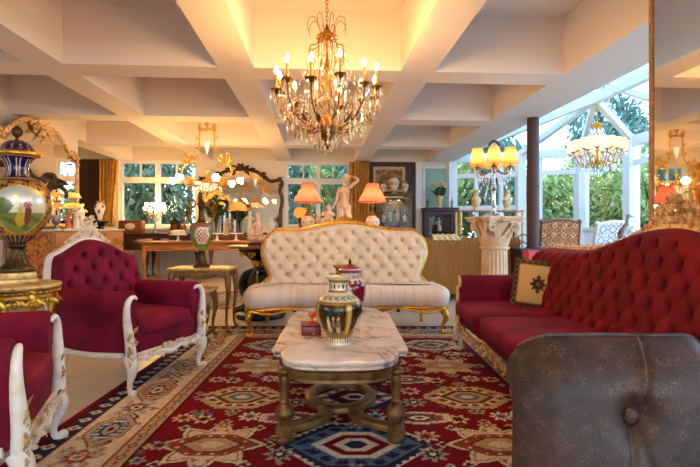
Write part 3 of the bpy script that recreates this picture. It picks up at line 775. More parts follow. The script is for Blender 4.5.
# ------------------------------------------------------------------ white and burgundy armchairs
def armchair(label):
    q = random.Random(2)
    t = thing('armchair', label, 'armchair', group='white framed burgundy armchairs')
    top = lambda u: .895+.12*(.5+.5*cos(PI*min(1, abs(u))))**.9 - .10*max(0, abs(u)-.86)**2/.0196
    hw = lambda v: .355+.03*sin(PI*v)
    bk, fn = tufted_back(hw, top, .40, .25, .22, .045, .155, .20, .075, .07, 130, 110, off=.0775)
    bk.build('backrest', 'velvet', t, ang=80)
    f = MB(); P = outline_pts(fn); f.tube([(x, y-.035, z) for x, y, z in P], .023, n=10, flat=1.5)
    f.tube([(x*.985, y-.07, z-.01) for x, y, z in P], .010, n=6)
    fr = f.build('back_frame', 'whitep', t)
    c = MB(); crest(c, .20, .165, q=q, base=lambda x: top(x/.385)+.018)
    for v in c.v[:]: pass
    c.v = [(x, y+fn(.5, 1, False)[1]-.045, z) for x, y, z in c.v]
    c.build('crest', 'white', fr)
    s = MB(); s.rbox(-.33, .33, -.375, .31, .25, .41, .05, .015); s.build('seat_base', 'velvet', t)
    s = MB(); s.sq((0, -.06, .425), (.285, .345, .075), .42, .28, 40, 14); s.build('seat_cushion', 'velvet', t, ang=80)
    for sg in (-1, 1):
        a = MB(); out = [(.275, .26), (.275, .40), (.27, .52), (.262, .58)]
        cx, cz, r = .338, .600, .078
        for i in range(17):
            g = radians(195-i*15); out.append((cx+r*cos(g), cz+r*sin(g)))
        out += [(.372, .50), (.36, .38), (.365, .26)]
        out = [(x*sg, z) for x, z in out]
        if sg > 0: out = out[::-1]
        a.prism(out, -.365, .33, b=.012); ar = a.build('armrest', 'velvet', t, ang=50)
        p = MB(); yy = -.378
        p.tube([(x*sg, y, z, r_) for x, y, z, r_ in ((.292, yy, .628, .008), (.318, yy, .642, .013), (.352, yy-.004, .636, .017), (.380, yy-.006, .60, .020), (.388, yy-.008, .53, .023), (.38, yy-.012, .44, .028), (.366, yy-.016, .34, .032), (.358, yy-.016, .25, .036))], n=10, k=4, up=(0, 1, 0))
        p.tube([(.375*sg, -.34, .262), (.372*sg, -.1, .245), (.372*sg, .1, .245), (.365*sg, .33, .265)], .02, n=8, k=4, flat=.7)
        p.build('arm_facing', 'whitep', ar)
        g = MB()
        for i, (dz, s_) in enumerate(((.40, .022), (.355, .03), (.305, .034), (.255, .03), (.215, .024))):
            g.rosette(((.372+.012*(-1)**i)*sg, -.42, dz), s_, (0, -1, .1)); g.leaf(((.372-.018*(-1)**i)*sg, -.412, dz+.01), (-.5*(-1)**i*sg, 0, 1), (0, -1, 0), .05, .014)
        g.build('carved_flowers', 'goldpale', ar)
        l = MB(); cab_leg(l, .35*sg, -.375, .25, sg*.3, -1, .036, .026); l.build('leg', 'whitep', t)
        l = MB(); l.tube([(.33*sg, .29, .27, .03), (.335*sg, .31, .16, .024), (.34*sg, .35, .05, .02), (.342*sg, .38, 0, .024)], n=8, k=3); l.build('leg', 'whitep', t)
    ap = MB()
    ap.tube([(-.34, -.385, .245, .02), (-.22, -.395, .225, .018), (-.1, -.40, .238, .018), (0, -.405, .215, .024), (.1, -.40, .238, .018), (.22, -.395, .225, .018), (.34, -.385, .245, .02)], n=8, k=4)
    ap.rbox(-.33, .33, -.388, -.372, .240, .266, .006)
    sw = MB(); swag(sw, (-.3, -.405, .245), (.3, -.405, .245), (0, -1, 0), 9, .06, q); o = ap.build('apron', 'whitep', t); sw.build('carved_flowers', 'white', o)
    return t
def place_front_mid(o, px1, d1, px2, d2, back):
    pass
ch = armchair('burgundy tufted armchair with white frame standing beside the nesting tables')
fx, fy = .94, -.34; ch.location = cam(-1.325-.38*fx, 3.40-.38*fy, .004); ch.rotation_euler.z = face(fx, fy)
c2 = copy_tree(ch); c2['label'] = 'burgundy armchair nearest the camera, in front of the gilt table with the cobalt urn'
fx, fy = .925, .38; c2.location = cam(-1.39-.39*fx, 2.105-.39*fy, .004); c2.rotation_euler.z = face(fx, fy)

# ------------------------------------------------------------------ cream settee
def settee():
    q = random.Random(5)
    t = thing('settee', 'cream tufted settee with a gilded frame standing behind the marble coffee table', 'settee')
    top = lambda u: 1.075+.085*(.5+.5*cos(PI*min(1, abs(u)*1.5))) - .13*max(0, abs(u)-.84)**2/.0256
    def hw(v):   # waisted like a violin
        return .90 - .05*exp(-((v-.28)/.18)**2)+.12*(max(0, .3-v)/.3)**1.5 + .045*exp(-((v-.8)/.25)**2)
    bk, fn = tufted_back(hw, top, .40, .20, .16, .05, .165, .19, .06, .06, 300, 110, edge=.06, curve=.03)
    bk.build('backrest', 'tufted', t, ang=80)
    f = MB(); P = outline_pts(fn, 60, 24)
    P[0] = (-1.0, P[0][1]-.08, .47); P[-1] = (1.0, P[-1][1]-.08, .47)
    f.tube([(x, y-.03, z) for x, y, z in P], .032, n=10, flat=1.3); f.tube([(x*.985, y-.075, z-.012) for x, y, z in P], .010, n=6)
    fr = f.build('back_frame', 'gold', t)
    c = MB(); crest(c, .36, .085, q=q, base=lambda x: top(x/.93)+.012); c.v = [(x, y+fn(.5, 1, False)[1]-.045, z) for x, y, z in c.v]; c.build('crest', 'gold', fr)
    o = []
    for i in range(48):   # seat plan: serpentine front, rounded ends
        a = i/48*2*PI; cx, sy = cos(a), sin(a)
        x = 1.075*copysign(abs(cx)**.36, cx); y = .30*copysign(abs(sy)**.42, sy)
        if y < 0: y -= .07*cos(x*2*PI/1.04)*min(1, -y/.25)
        o.append((x, y-.06))
    s = MB(); s.rings(o, [(-.03, .275), (-.004, .29), (.016, .335), (.024, .385), (.014, .435), (-.02, .47), (-.08, .488), (-.2, .494)]); s.build('seat', 'satin', t, ang=60)
    a = MB(); a.rings(o, [(-.02, .245), (.004, .252), (.008, .268), (.0, .278)]); ap = a.build('apron', 'gold', t)
    w = MB(); pts = []
    for i in range(61):
        x = -1.0+2.0*i/60; y = -.30-.06-.065*cos(x*2*PI/1.04)-.004
        pts.append((x, y+.02*max(0, abs(x)-.9)/.1, .245+.02*cos(x*2*PI/.52), .013))
    w.tube(pts, n=7); w.build('carved_edge', 'gold', ap)
    for sg in (-1, 1):
        l = MB(); cab_leg(l, sg*.98, -.36, .26, sg*.8, -.6, .032, .026, .07); l.build('leg', 'gold', t)
        l = MB(); l.tube([(sg*.88, .22, .30, .03), (sg*.885, .24, .16, .022), (sg*.90, .29, .02, .018), (sg*.902, .295, 0, .02)], n=8, k=3); l.build('leg', 'gold', t)
    return t
se = settee(); a = at(247, 4.72); b_ = at(446, 4.9)
se.location = ((a[0]+b_[0])/2, (a[1]+b_[1])/2+.36, .006)

# ------------------------------------------------------------------ red sofa
def sofa():
    q = random.Random(9)
    t = thing('sofa', 'long red velvet sofa with carved gilt cresting in front of the large wall mirror', 'sofa')
    top = lambda u: .925+.175*exp(-(u/.33)**2) - .14*max(0, abs(u)-.94)**2/.0036
    hw = lambda v: 1.60
    bk, fn = tufted_back(hw, top, .40, .28, .28, .06, .155, .225, .095, .10, 540, 130, edge=.07)
    bk.build('backrest', 'velvetred', t, ang=80)
    f = MB(); P = outline_pts(fn, 70, 12); f.tube([(x, y-.05, z) for x, y, z in P], .034, n=10, flat=1.5); fr = f.build('back_frame', 'goldcarve', t)
    c = MB(); yb = fn(.5, 1, False)[1]-.07
    crest(c, .72, .21, q=q, base=lambda x: top(x/1.6)+.0)
    for sg in (-1, 1):
        n = 30
        for i in range(n):
            x = sg*(.5+1.06*i/n); z = top(x/1.6)+.015; s = .045*(.8+.4*q.random())
            if i % 3 == 0: c.scroll((x, -.01, z+.012), .03, (sg, 0, 0), (0, 0, 1), 1.3, .010, flip=-1)
            else: c.leaf((x, -.005, z-.005), (sg*.9, 0, .35), (0, -1, .2), s*1.2, s*.28)
    c.v = [(x, y+yb, z) for x, y, z in c.v]; c.build('crest', 'goldcarve', fr, ang=60)
    s = MB(); s.rbox(-1.58, 1.58, -.40, .40, .235, .34, .05, .02); s.build('seat_base', 'velvet', t)
    for i in range(4):
        x = -1.185+.79*i; k = MB(); k.sq((x, -.06, .385), (.392, .40, .075), .4, .22, 44, 14); k.build('seat_cushion', 'velvet', t, ang=80)
    for sg in (-1, 1):
        a = MB(); out = [(1.47, .24), (1.47, .45), (1.455, .56)]
        for i in range(17):
            g = radians(190-i*15); out.append((1.535+.08*cos(g), .60+.08*sin(g)))
        out += [(1.575, .5), (1.57, .24)]
        out = [(x*sg, z) for x, z in out]
        if sg > 0: out = out[::-1]
        a.prism(out, -.40, .40, b=.014); ar = a.build('armrest', 'velvet', t, ang=50)
        p = MB(); yy = -.412
        p.scroll((1.535*sg, yy, .60), .075, (sg, 0, 0), (0, 0, 1), 1.2, .013, n=8)
        p.tube([(1.60*sg, yy, .57, .014), (1.585*sg, yy, .48, .018), (1.565*sg, yy, .36, .024), (1.55*sg, yy, .25, .034)], n=8, k=4); p.build('arm_facing', 'goldcarve', ar)
    for x in (-1.5, 1.5):
        l = MB(); cab_leg(l, x, -.40, .24, copysign(.5, x), -1, .036, .026, .06); l.build('leg', 'white', t)
        l = MB(); l.tube([(x, .34, .26, .034), (x, .37, .12, .026), (x, .43, 0, .028)], n=8, k=3); l.build('leg', 'white', t)
    l = MB(); cab_leg(l, 0, -.41, .23, 0, -1, .036, .026, .05); l.build('leg', 'white', t)
    ap = MB(); pts = []
    for i in range(73):
        x = -1.5+3.0*i/72; pts.append((x, -.415-.012*cos(x*2*PI/1.5), .225+.018*cos(x*2*PI/.75), .016))
    ap.tube(pts, n=8); o = ap.build('apron', 'goldcarve', t)
    sw = MB(); swag(sw, (-1.45, -.435, .225), (1.45, -.435, .225), (0, -1, 0), 40, .06, q); sw.build('carved_flowers', 'goldcarve', o)
    return t
so = sofa(); so.location = cam(1.40, 2.70, .004); so.rotation_euler.z = face(-1, 0)

# cushion leaning in the far corner of the sofa
def cushion():
    t = thing('throw_cushion', 'gold silk cushion with dark medallion and fringe leaning on the red sofa', 'cushion')
    w = .20
    def pil(u, v, s):
        x = (2*u-1)*w; y = (2*v-1)*w
        pin = 1-.06*(abs(2*v-1)**2)*(1-abs(2*u-1)); k = max(0, (1-abs(2*u-1)**3)*(1-abs(2*v-1)**3))**.6
        return (x*(1+.05*abs(2*v-1)**3), s*(.005+.06*k), y*(1+.05*abs(2*u-1)**3))
    m = MB(); m.surf(lambda u, v: pil(u, v, -1), 80, 80); m.surf(lambda u, v: pil(1-u, v, 1), 30, 30)
    ca, cb, cc, cd_ = C('cfa468'), C('3a2a22'), C('6b543a'), C('a88450')
    def colf(x, y, z):
        e = max(abs(x), abs(z))
        if y > 0 or e > .163: return cc if sin(x*130)*sin(z*130) > .1 else cb
        if e > .155: return cd_
        d = hypot(x, z); a = atan2(z, x)
        if d < .058+.007*cos(8*a) or (abs(x)*1.35+abs(z)*.95) < .078:
            if d < .028: return cb if d > .018 else cc
            return cb if (sin(d*220) > -.4 or cos(8*a) > .6) else cd_
        return ca
    m.build('cover', 'cloth', t, ang=80, colfn=colf)
    f = MB(); q = random.Random(3)
    for i in range(4):
        for j in range(34):
            s = -w+2*w*j/33; a = [(s, w*1.01), (s, -w*1.01), (w*1.01, s), (-w*1.01, s)][i]; o = [(0, 1), (0, -1), (1, 0), (-1, 0)][i]
            f.tube([(a[0], 0, a[1], .004), (a[0]+o[0]*.012+q.uniform(-.004, .004), q.uniform(-.006, .006), a[1]+o[1]*.014+q.uniform(-.003, .003), .002)], n=4)
    f.build('fringe', M('dark_fringe', C('5c4228'), .9), t); return t
cu = cushion(); cu.location = cam(1.575, 3.90, .63); cu.rotation_euler = (radians(-12), radians(5), face(-.45, -.9))

# ------------------------------------------------------------------ brown leather slipper chair (seen from its front, close to the camera)
def slipper():
    t = thing('slipper_chair', 'cracked brown leather buttoned chair close to the camera at the sofa end', 'chair')
    bx, bz = -.005, .655
    def fr(u, v):
        U = 2*u-1; s = copysign(abs(U)**.9, U); z = .18+.648*v
        hwv = .287-.028*v; x = s*hwv
        cor = max(0, (v-.82)/.18); ex = min(1, max(0, abs(U)-.60)/.40)
        z -= .11*(1-(1-ex*ex)**.5)*max(0, (v-.4)/.6)**1.5
        y = -.05*(1-abs(U)**6)*(1-max(0, (v-.75)/.25)**3) - .03*sin(PI*min(1, v*1.05))
        y += .055*max(0, (v-.8)/.2)**2.5 + .05*ex**2.5
        d = hypot((x-bx), (z-bz)*1.0); y += .045*exp(-(d/.045)**2)+.012*exp(-(d/.14)**2)
        if z > bz: y += (-.012*exp(-((x-bx-.9*(z-bz)**1.6)/.006)**2)+.008*exp(-((x-bx-.014-.9*(z-bz)**1.6)/.008)**2))*min(1, (z-bz)/.03)
        else:
            for g in (-.22, .20):
                y += .014*exp(-((x-bx-g*(bz-z))/.010)**2)*exp(-(bz-z)/.16)*min(1, (bz-z)/.02)
        y += .002*sin(x*23+z*11)*sin(z*17)
        return (x, y, z)
    m = MB(); nu, nv = 150, 120; m.surf(fr, nu, nv); k = len(m.v)
    def bkf(u, v):
        x, y, z = fr(1-u, v); return (x*.80, .15, z-.01-.03*v)
    m.surf(bkf, nu, nv); w = nu+1; a = lambda i, j: j*w+i; c = lambda i, j: k+j*w+(nu-i)
    def mid(i, j):   # rounded border between front and back
        return None
    for i in range(nu):
        m.f.append((a(i, nv), a(i+1, nv), c(i+1, nv), c(i, nv))); m.f.append((a(i+1, 0), a(i, 0), c(i, 0), c(i+1, 0)))
    for j in range(nv):
        m.f.append((a(0, j), a(0, j+1), c(0, j+1), c(0, j))); m.f.append((a(nu, j+1), a(nu, j), c(nu, j), c(nu, j+1)))
    bk = m.build('backrest', 'leather', t, ang=70)
    sm_ = MB(); sm_.tube([fr(i/60, 1) for i in range(3, 58)], .005, n=6); sm_.build('piping', 'leather', bk)
    b = MB(); b.ell((bx, fr(.5, .70)[1]-.012, bz), (.021, .013, .021), 14, 8); b.build('button', 'leather', bk)
    s = MB(); s.sq((0, -.36, .36), (.30, .33, .09), .35, .25, 40, 14); s.build('seat_cushion', 'leather', t, ang=80)
    s = MB(); s.rbox(-.29, .29, -.66, .12, .16, .31, .05, .02); s.build('seat_base', 'leather', t)
    for x in (-.24, .24):
        for y in (-.6, .08): l = MB(); l.tube([(x, y, .17, .026), (x, y, 0, .017)], n=10); l.build('leg', 'wooddark', t)
    return t
sl = slipper(); sl.location = cam(.668, 1.125, -.004+.008); sl.rotation_euler.z = -YAW + radians(0)

# ------------------------------------------------------------------ coffee table
def coffee():
    t = thing('coffee_table', 'low marble topped coffee table with gilded wooden legs on the red rug', 'coffee table')
    H = .49; hl, hw, bo = .50, .345, .235   # half length to the corners, half width, bow of each end
    o = [(hw, -hl), (hw, hl)]
    for i in range(15): a = PI*i/14; o.append((.295*copysign(abs(cos(a))**.62, cos(a)), hl+.015+bo*sin(a)**.8))
    o += [(-hw, hl), (-hw, -hl)]
    for i in range(15): a = PI+PI*i/14; o.append((.295*copysign(abs(cos(a))**.62, cos(a)), -hl-.015-bo*abs(sin(a))**.8))
    m = MB(); m.rings(o, [(-.022, H-.048), (-.008, H-.044), (-.008, H-.036), (-.016, H-.032), (-.004, H-.026), (.0, H-.014), (-.004, H-.004), (-.014, H)]); m.build('marble_top', 'marble', t)
    a = MB(); a.rings(o, [(-.05, H-.118), (-.04, H-.114), (-.042, H-.10), (-.036, H-.09), (-.034, H-.065), (-.024, H-.058), (-.02, H-.049)]); a.build('apron', 'antique', t)
    prof = [(.03, .0), (.044, .012), (.046, .03), (.034, .042), (.038, .05), (.038, .09), (.027, .097), (.034, .115), (.045, .135), (.047, .155), (.038, .178), (.023, .20), (.028, .21), (.022, .22), (.022, .24), (.029, .32), (.025, .342), (.036, .355), (.036, .372), (.03, .378)]
    for sx in (-1, 1):
        for sy in (-1, 1):
            l = MB(); l.lathe(prof, 32, 2, (sx*.285, sy*.47, 0), mod=lambda a, z: 1+(.07*abs(sin(6*a)) if .10 < z < .185 else 0)-(.05*abs(sin(6*a)) if .25 < z < .33 else 0)); l.box(sx*.285-.040, sx*.285+.040, sy*.47-.040, sy*.47+.040, .046, .092); l.build('leg', 'antique', t)
    s = MB(); Rr = .185
    ring = [(Rr+.035)*1.0, Rr-.035]
    def flat_ring(mb, r0, r1, z0, z1, n=48):
        vs = []; fs = []
        for j in range(n):
            a = 2*PI*j/n
            for r, z in ((r0, z0), (r1, z0), (r1, z1-.006), (r1-.006, z1), (r0+.006, z1), (r0, z1-.006)): vs.append((r*cos(a), r*1.15*sin(a), z))
        for j in range(n):
            for q in range(6): fs.append((j*6+q, j*6+(q+1) % 6, ((j+1) % n)*6+(q+1) % 6, ((j+1) % n)*6+q))
        mb.add(vs, fs)
    flat_ring(s, Rr-.032, Rr+.032, .056, .09)
    for sy in (-1, 1):
        for sx in (-1, 1):
            c = cr([(sx*.255, sy*.46, .028), (sx*.19, sy*.42, .028), (sx*.10, sy*.33, .036), (sx*.07, sy*.21, .03)], 6)
            vs = []; fs = []
            for i, (x, y, w) in enumerate(c):
                x2, y2 = c[min(i+1, len(c)-1)][:2]; x1, y1 = c[max(i-1, 0)][:2]; dx, dy = x2-x1, y2-y1; l = hypot(dx, dy); nx, ny = -dy/l*w, dx/l*w
                vs += [(x+nx, y+ny, .052), (x-nx, y-ny, .052), (x-nx, y-ny, .083), (x-nx*.8, y-ny*.8, .0885), (x+nx*.8, y+ny*.8, .0885), (x+nx, y+ny, .083)]
            for i in range(len(c)-1):
                for q in range(6): fs.append((i*6+q, i*6+(q+1) % 6, (i+1)*6+(q+1) % 6, (i+1)*6+q))
            fs.append(tuple(range(6))); fs.append(tuple(reversed([(len(c)-1)*6+q for q in range(6)]))); s.add(vs, fs)
    s.build('stretcher', 'antique', t, ang=50)
    return t
ct = coffee(); ct.location = cam(-.058, 2.855, ZR); ct.rotation_euler.z = -YAW+radians(1.0)
EXPO = 0.5
# ------------------------------------------------------------------ porcelain
def lerp3(a, b, t): return tuple(x+(y-x)*t for x, y in zip(a, b))
def put_at(o, p, rz=0.):
    o.location = p; o.rotation_euler.z = rz; return o
def onX(px, X):
    """room Y at which the plane X is seen in photo column px"""
    t = (px-350)/467; return X / ((t*CY+SY)/(-t*SY+CY))

# big cobalt urn on its gilt table
def urn():
    t = thing('porcelain_urn', 'tall cobalt and gold lidded urn with painted scene standing on the gilt round table', 'urn')
    b = MB(); b.rbox(-.10, .10, -.10, .10, 0, .03, .008); b.rbox(-.088, .088, -.088, .088, .03, .068, .006); b.build('plinth', 'goldpale', t)
    b = MB(); b.lathe([(.085, .068), (.09, .08), (.082, .095), (.06, .12), (.043, .16), (.036, .20), (.042, .212), (.05, .22), (.045, .232), (.06, .238)], 40, 3, mod=lambda a, z: 1+(.06*abs(sin(10*a)) if .09 < z < .2 else 0)); b.build('foot', 'bronze', t)
    gold, blue, cream = C('c08a30'), C('160f46'), C('e6dcae')
    def colf(x, y, z):
        a = atan2(x, -y); r = hypot(x, y)
        if z < .30: return gold if (sin(a*24) > .55 or abs(z-.292) < .008) else blue
        if z > .605: return blue if sin(z*400) < .6 else gold
        dx = a*.17; dz = z-.435; e = (dx/.135)**2+(dz/.135)**2
        if e < 1:
            sky = lerp3(C('efe6c4'), C('b9c6c0'), max(0, min(1, dz/.12)))
            c = sky if dz > -.02 else (C('8f9a4e') if sin(dx*40+dz*90) > -.3 else C('6f7c38'))
            if dz > -.05 and dx < -.03 and (dx+.08)**2+(dz-.02)**2 < .0022: c = C('6f7c4a')
            def blob(u, w, ru, rw): return ((dx-u)/ru)**2+((dz-w)/rw)**2 < 1
            if blob(.005, -.055, .027, .045): c = C('d9b93e')
            if blob(.005, .0, .014, .02): c = C('d8c060')
            if blob(.04, -.03, .018, .06): c = C('8f4a3a')
            if blob(.035, .03, .02, .02): c = C('b06a6a')
            if blob(.005, .03, .010, .012) or blob(.036, .055, .009, .011): c = C('e6b894')
            return c
        if e < 1.16: return C('e2b85a')
        g = sin(a*23+z*85)*sin(z*120-a*15)+.6*sin(a*11-z*60)
        return gold if g > -.1 else (C('8f6420') if g > -.55 else blue)
    b = MB(); b.lathe([(.04, .232), (.075, .26), (.125, .32), (.163, .39), (.180, .46), (.178, .52), (.155, .575), (.118, .61), (.10, .62)], 160, 9); b.build('body', 'paintedgilt', t, colfn=colf)
    n = MB(); n.lathe([(.10, .615), (.072, .635), (.058, .67), (.062, .71), (.085, .745), (.102, .758)], 96, 5)
    def coln(x, y, z):
        a = (atan2(x, -y)*8/(2*PI)) % 1; w = abs(a-.5)
        if z > .75 or z < .625: return gold
        if .30 < w < .36 and .64 < z < .742: return C('d8c8b8')
        if w > .42 and .63 < z < .70: return gold
        return blue
    n.build('neck', 'painted', t, colfn=coln)
    l = MB(); l.lathe([(.10, .756), (.122, .762), (.124, .772), (.118, .782), (.09, .79)], 48, 3); l.build('rim', 'gold', t)
    l = MB(); l.lathe([(.088, .786), (.086, .80), (.07, .83), (.045, .85), (.015, .86)], 48, 3); li = l.build('lid', 'painted', t, colfn=lambda x, y, z: gold if (z > .85 or (.5+.5*sin(atan2(y, x)*12))*(.5+.5*sin(z*300)) > .72) else blue)
    l = MB(); l.lathe([(.012, .856), (.01, .872), (.024, .885), (.03, .905), (.024, .925), (.012, .938), (.002, .944)], 20, 2); l.build('finial', 'bronze', li)
    for sg in (-1, 1):
        h = MB(); h.tube([(sg*.155, 0, .56, .014), (sg*.19, 0, .61, .016), (sg*.185, 0, .655, .016), (sg*.145, 0, .66, .014), (sg*.13, 0, .63, .012), (sg*.15, 0, .61, .012)], n=8, k=4)
        h.tube([(sg*.18, 0, .60, .014), (sg*.22, 0, .595, .015), (sg*.255, 0, .55, .012), (sg*.25, 0, .52, .010)], n=8, k=4)
        h.leaf((sg*.17, 0, .64), (sg, 0, -.55), (0, -1, .4), .10, .022); h.leaf((sg*.15, 0, .58), (sg, 0, .3), (0, -1, 0), .09, .02); h.build('handle', 'bronze', t)
    return t
p = cam(-1.995, 2.80, .776+.0); put_at(urn(), p, face(.66, -.8))

def gilt_table():
    t = thing('gilt_table', 'round carved gilt side table carrying the tall cobalt urn', 'side table')
    b = MB(); b.lathe([(.0, .742), (.24, .742), (.262, .75), (.268, .76), (.262, .772), (.25, .776), (0, .776)], 56, 1); b.build('tabletop', 'goldpale', t)
    b = MB(); b.lathe([(.235, .742), (.25, .735), (.248, .722), (.236, .716), (.236, .70), (.22, .69)], 56, 1)
    for i in range(40): a = i*2*PI/40; b.ell((.252*cos(a), .252*sin(a), .73), .011, 6, 4)
    for i in range(14):
        a = i*2*PI/14; N = (cos(a), sin(a), 0); X = (-sin(a), cos(a), 0); c = Vector((.236*cos(a), .236*sin(a), .67))
        b.scroll(c, .034, X, (0, 0, 1), 1.3, .010, flip=1 if i % 2 else -1); b.leaf(c+Vector((0, 0, .02)), Vector(X)+Vector((0, 0, -.5)), N, .07, .016); b.leaf(c, -Vector(X), N, .06, .014)
    b.build('apron', 'gold', t)
    for i in range(4):
        a = radians(35+90*i); l = MB(); x, y = cos(a), sin(a)
        l.tube([(.215*x, .215*y, .745, .030), (.225*x, .225*y, .66, .028), (.21*x, .21*y, .58, .022), (.18*x, .18*y, .3, .017), (.19*x, .19*y, .08, .018), (.215*x, .215*y, .03, .022), (.23*x, .23*y, 0, .018)], n=8, k=4)
        l.rosette((.25*x, .25*y, .68), .03, (x, y, 0)); l.leaf((.235*x, .235*y, .65), (0, 0, -1), (x, y, 0), .12, .022, .1); l.build('leg', 'gold', t)
    b = MB()
    for i in range(4): a = radians(35+90*i); b.tube([(.185*cos(a), .185*sin(a), .2, .012), (.09*cos(a), .09*sin(a), .24, .014), (0, 0, .22, .016)], n=6, k=4)
    b.lathe([(.02, .2), (.035, .23), (.02, .26), (.005, .3)], 12, 2); b.build('stretcher', 'gold', t)
    return t
gt = put_at(gilt_table(), cam(-1.995, 2.80, .0), .3); gt.scale = (.86, .86, 1)

# vases and box on the coffee table
def gold_vase():
    t = thing('vase', 'black and gold porcelain vase with painted figures, front one on the marble table', 'vase')
    go, cr_, bk = C('a87626'), C('e4d6b4'), C('2e2214')
    def colf(x, y, z):
        a = atan2(x, -y)
        if z < .012: return cr_
        if z < .035: return cr_ if sin(a*30) > -.5 else bk
        if z > .335: return cr_
        if z > .318: return go
        if .282 < z < .318:
            return bk if (abs(z-.3) < .010 and sin(a*14)+.5*sin(a*28) > .1) else cr_
        if z > .27: return go
        if z > .228:
            return bk if (.238 < z < .256 and sin(a*16+3*sin(z*300)) > .35) else cr_
        if z > .214 or z < .055: return go
        k = (a+PI+.35) / (2*PI/4); f = k % 1
        if f < .05 or f > .95: return C('d9b04e')
        if f < .09 or f > .91: return go
        u = (f-.5)*.19; w = z-.13
        def blob(cx, cz, ru, rw): return ((u-cx)/ru)**2+((w-cz)/rw)**2 < 1
        for cx, s in ((-.018, 1), (.012, .9), (.038, 1.0)):
            if blob(cx, .018*s, .006, .008): return C('dcb48e')
            if blob(cx, -.012, .010, .026*s): return C('e0d2b0') if cx < 0 else C('8f6a3a')
            if blob(cx, -.04, .014, .02): return C('cdbb92') if cx != .012 else C('4a3a2a')
        if w < -.05: return C('8a6a2c')
        g = sin(u*150+w*40)*sin(w*120)
        return C('32240f') if g > .1 else (C('20180a') if g > -.5 else C('54411c'))
    b = MB(); b.lathe([(.0, .0), (.062, 0), (.066, .008), (.064, .03), (.066, .04), (.082, .065), (.106, .11), (.121, .16), (.122, .195), (.108, .225), (.08, .25), (.056, .272), (.051, .30), (.054, .325), (.066, .34), (.074, .347), (.07, .350), (.055, .345), (.05, .33), (0, .32)], 160, 6)
    b.build('body', 'paintedgilt', t, colfn=colf); return t
put_at(gold_vase(), cam(-.058, 2.455, .49+ZR), .75)
def lidded_vase():
    t = thing('vase', 'red and white lidded porcelain vase, second on the marble table behind the gold one', 'vase')
    re, wh, go = C('7e1330'), C('e4d8cc'), C('b58a40')
    def colf(x, y, z):
        a = atan2(x, -y)
        if z < .04 or abs(z-.27) < .006: return go
        e = (((a+.5+9*PI) % (2*PI/3))-PI/3); d = (e*.1/.055)**2+((z-.17)/.065)**2
        if d < 1: return wh if sin(e*40)*sin(z*170) < .45 else C('8a6a8a')
        if d < 1.2: return go
        return re if z < .235 else (wh if sin(a*14)+sin(z*200) > -.6 else re)
    b = MB(); b.lathe([(.0, .0), (.06, 0), (.064, .02), (.07, .05), (.098, .12), (.11, .18), (.104, .225), (.078, .255), (.062, .27), (.062, .295), (.074, .305)], 96, 6); b.build('body', 'painted', t, colfn=colf)
    l = MB(); l.lathe([(.078, .303), (.08, .312), (.07, .33), (.06, .338), (.03, .35), (.012, .356)], 48, 3); li = l.build('lid', 'painted', t, colfn=lambda x, y, z: wh if .318 < z < .328 else re)
    k = MB(); k.lathe([(.012, .354), (.008, .364), (.013, .374), (.006, .386), (.002, .40)], 12, 2); k.build('knob', 'bronze', li); return t
put_at(lidded_vase(), cam(.0, 3.2, .49+ZR))
t = thing('vase', 'gold rimmed dark vase, last of the three vases on the marble table', 'vase')
b = MB(); b.lathe([(0, 0), (.055, 0), (.06, .02), (.085, .10), (.095, .18), (.08, .24), (.05, .28), (.048, .31), (.068, .335), (.064, .34), (.045, .32), (0, .3)], 40, 4)
b.build('body', 'paintedgilt', t, colfn=lambda x, y, z: C('a87a34') if z > .24 or z < .03 else (C('5a3a20') if sin(atan2(y, x)*6+z*30) > 0 else C('7a5426')))
put_at(t, cam(-.055, 3.32, .49+ZR))
def trinket():
    t = thing('trinket_box', 'small dark red trinket box on the marble table beside the gold vase', 'box')
    b = MB(); b.rbox(-.055, .055, -.045, .045, 0, .05, .012, .004); b.build('body', M('red_lacquer', C('7c1c26'), .3, col2=C('b08a48'), nscale=60, lo=.6, hi=.66), t)
    l = MB(); l.rbox(-.057, .057, -.047, .047, .052, .068, .012, .006); l.build('lid', M('rust_lacquer', C('8e3a2a'), .35), t); return t
put_at(trinket(), cam(-.222, 2.66, .49+ZR), .1)
def cup():
    t = thing('egg_cup', 'little rust coloured cup standing on the dark red trinket box', 'cup')
    b = MB(); b.lathe([(0, 0), (.016, 0), (.018, .004), (.007, .014), (.007, .022), (.02, .036), (.024, .055), (.021, .055), (.015, .036), (0, .03)], 20, 2); b.build('bowl', 'terracotta', t); return t
put_at(cup(), cam(-.215, 2.66, .49+ZR+.068))

# nesting tables with the green vase
def nest(label, w, d, h):
    t = thing('nesting_table', label, 'side table', group='nesting tables')
    b = MB(); o = rrect(w, d, .05, 5); b.rings(o, [(-.012, h-.028), (0, h-.022), (.002, h-.012), (-.008, h)]); b.build('tabletop', 'goldpale', t)
    a = MB(); o = rrect(w-.06, d-.06, .03, 4); a.rings(o, [(0, h-.09), (.004, h-.085), (0, h-.03)]); a.tube([(-w/2+.07, -d/2+.03, h-.09, .01), (-w/4, -d/2+.026, h-.075, .012), (0, -d/2+.024, h-.10, .016), (w/4, -d/2+.026, h-.075, .012), (w/2-.07, -d/2+.03, h-.09, .01)], n=6, k=4); a.build('apron', 'antique', t)
    for sx in (-1, 1):
        for sy in (-1, 1): l = MB(); cab_leg(l, sx*(w/2-.055), sy*(d/2-.055), h-.03, sx, sy*.6, .030, .022, .04, 8); l.build('leg', 'antique', t)
    return t
put_at(nest('taller pale gilt nesting table carrying the green vase', .68, .42, .68), cam(-1.585, 5.07, .008), -YAW)
put_at(nest('lower gilt nesting table pulled out in front, beside the white framed armchair', .52, .34, .50), cam(-1.61, 4.67, .008), -YAW)
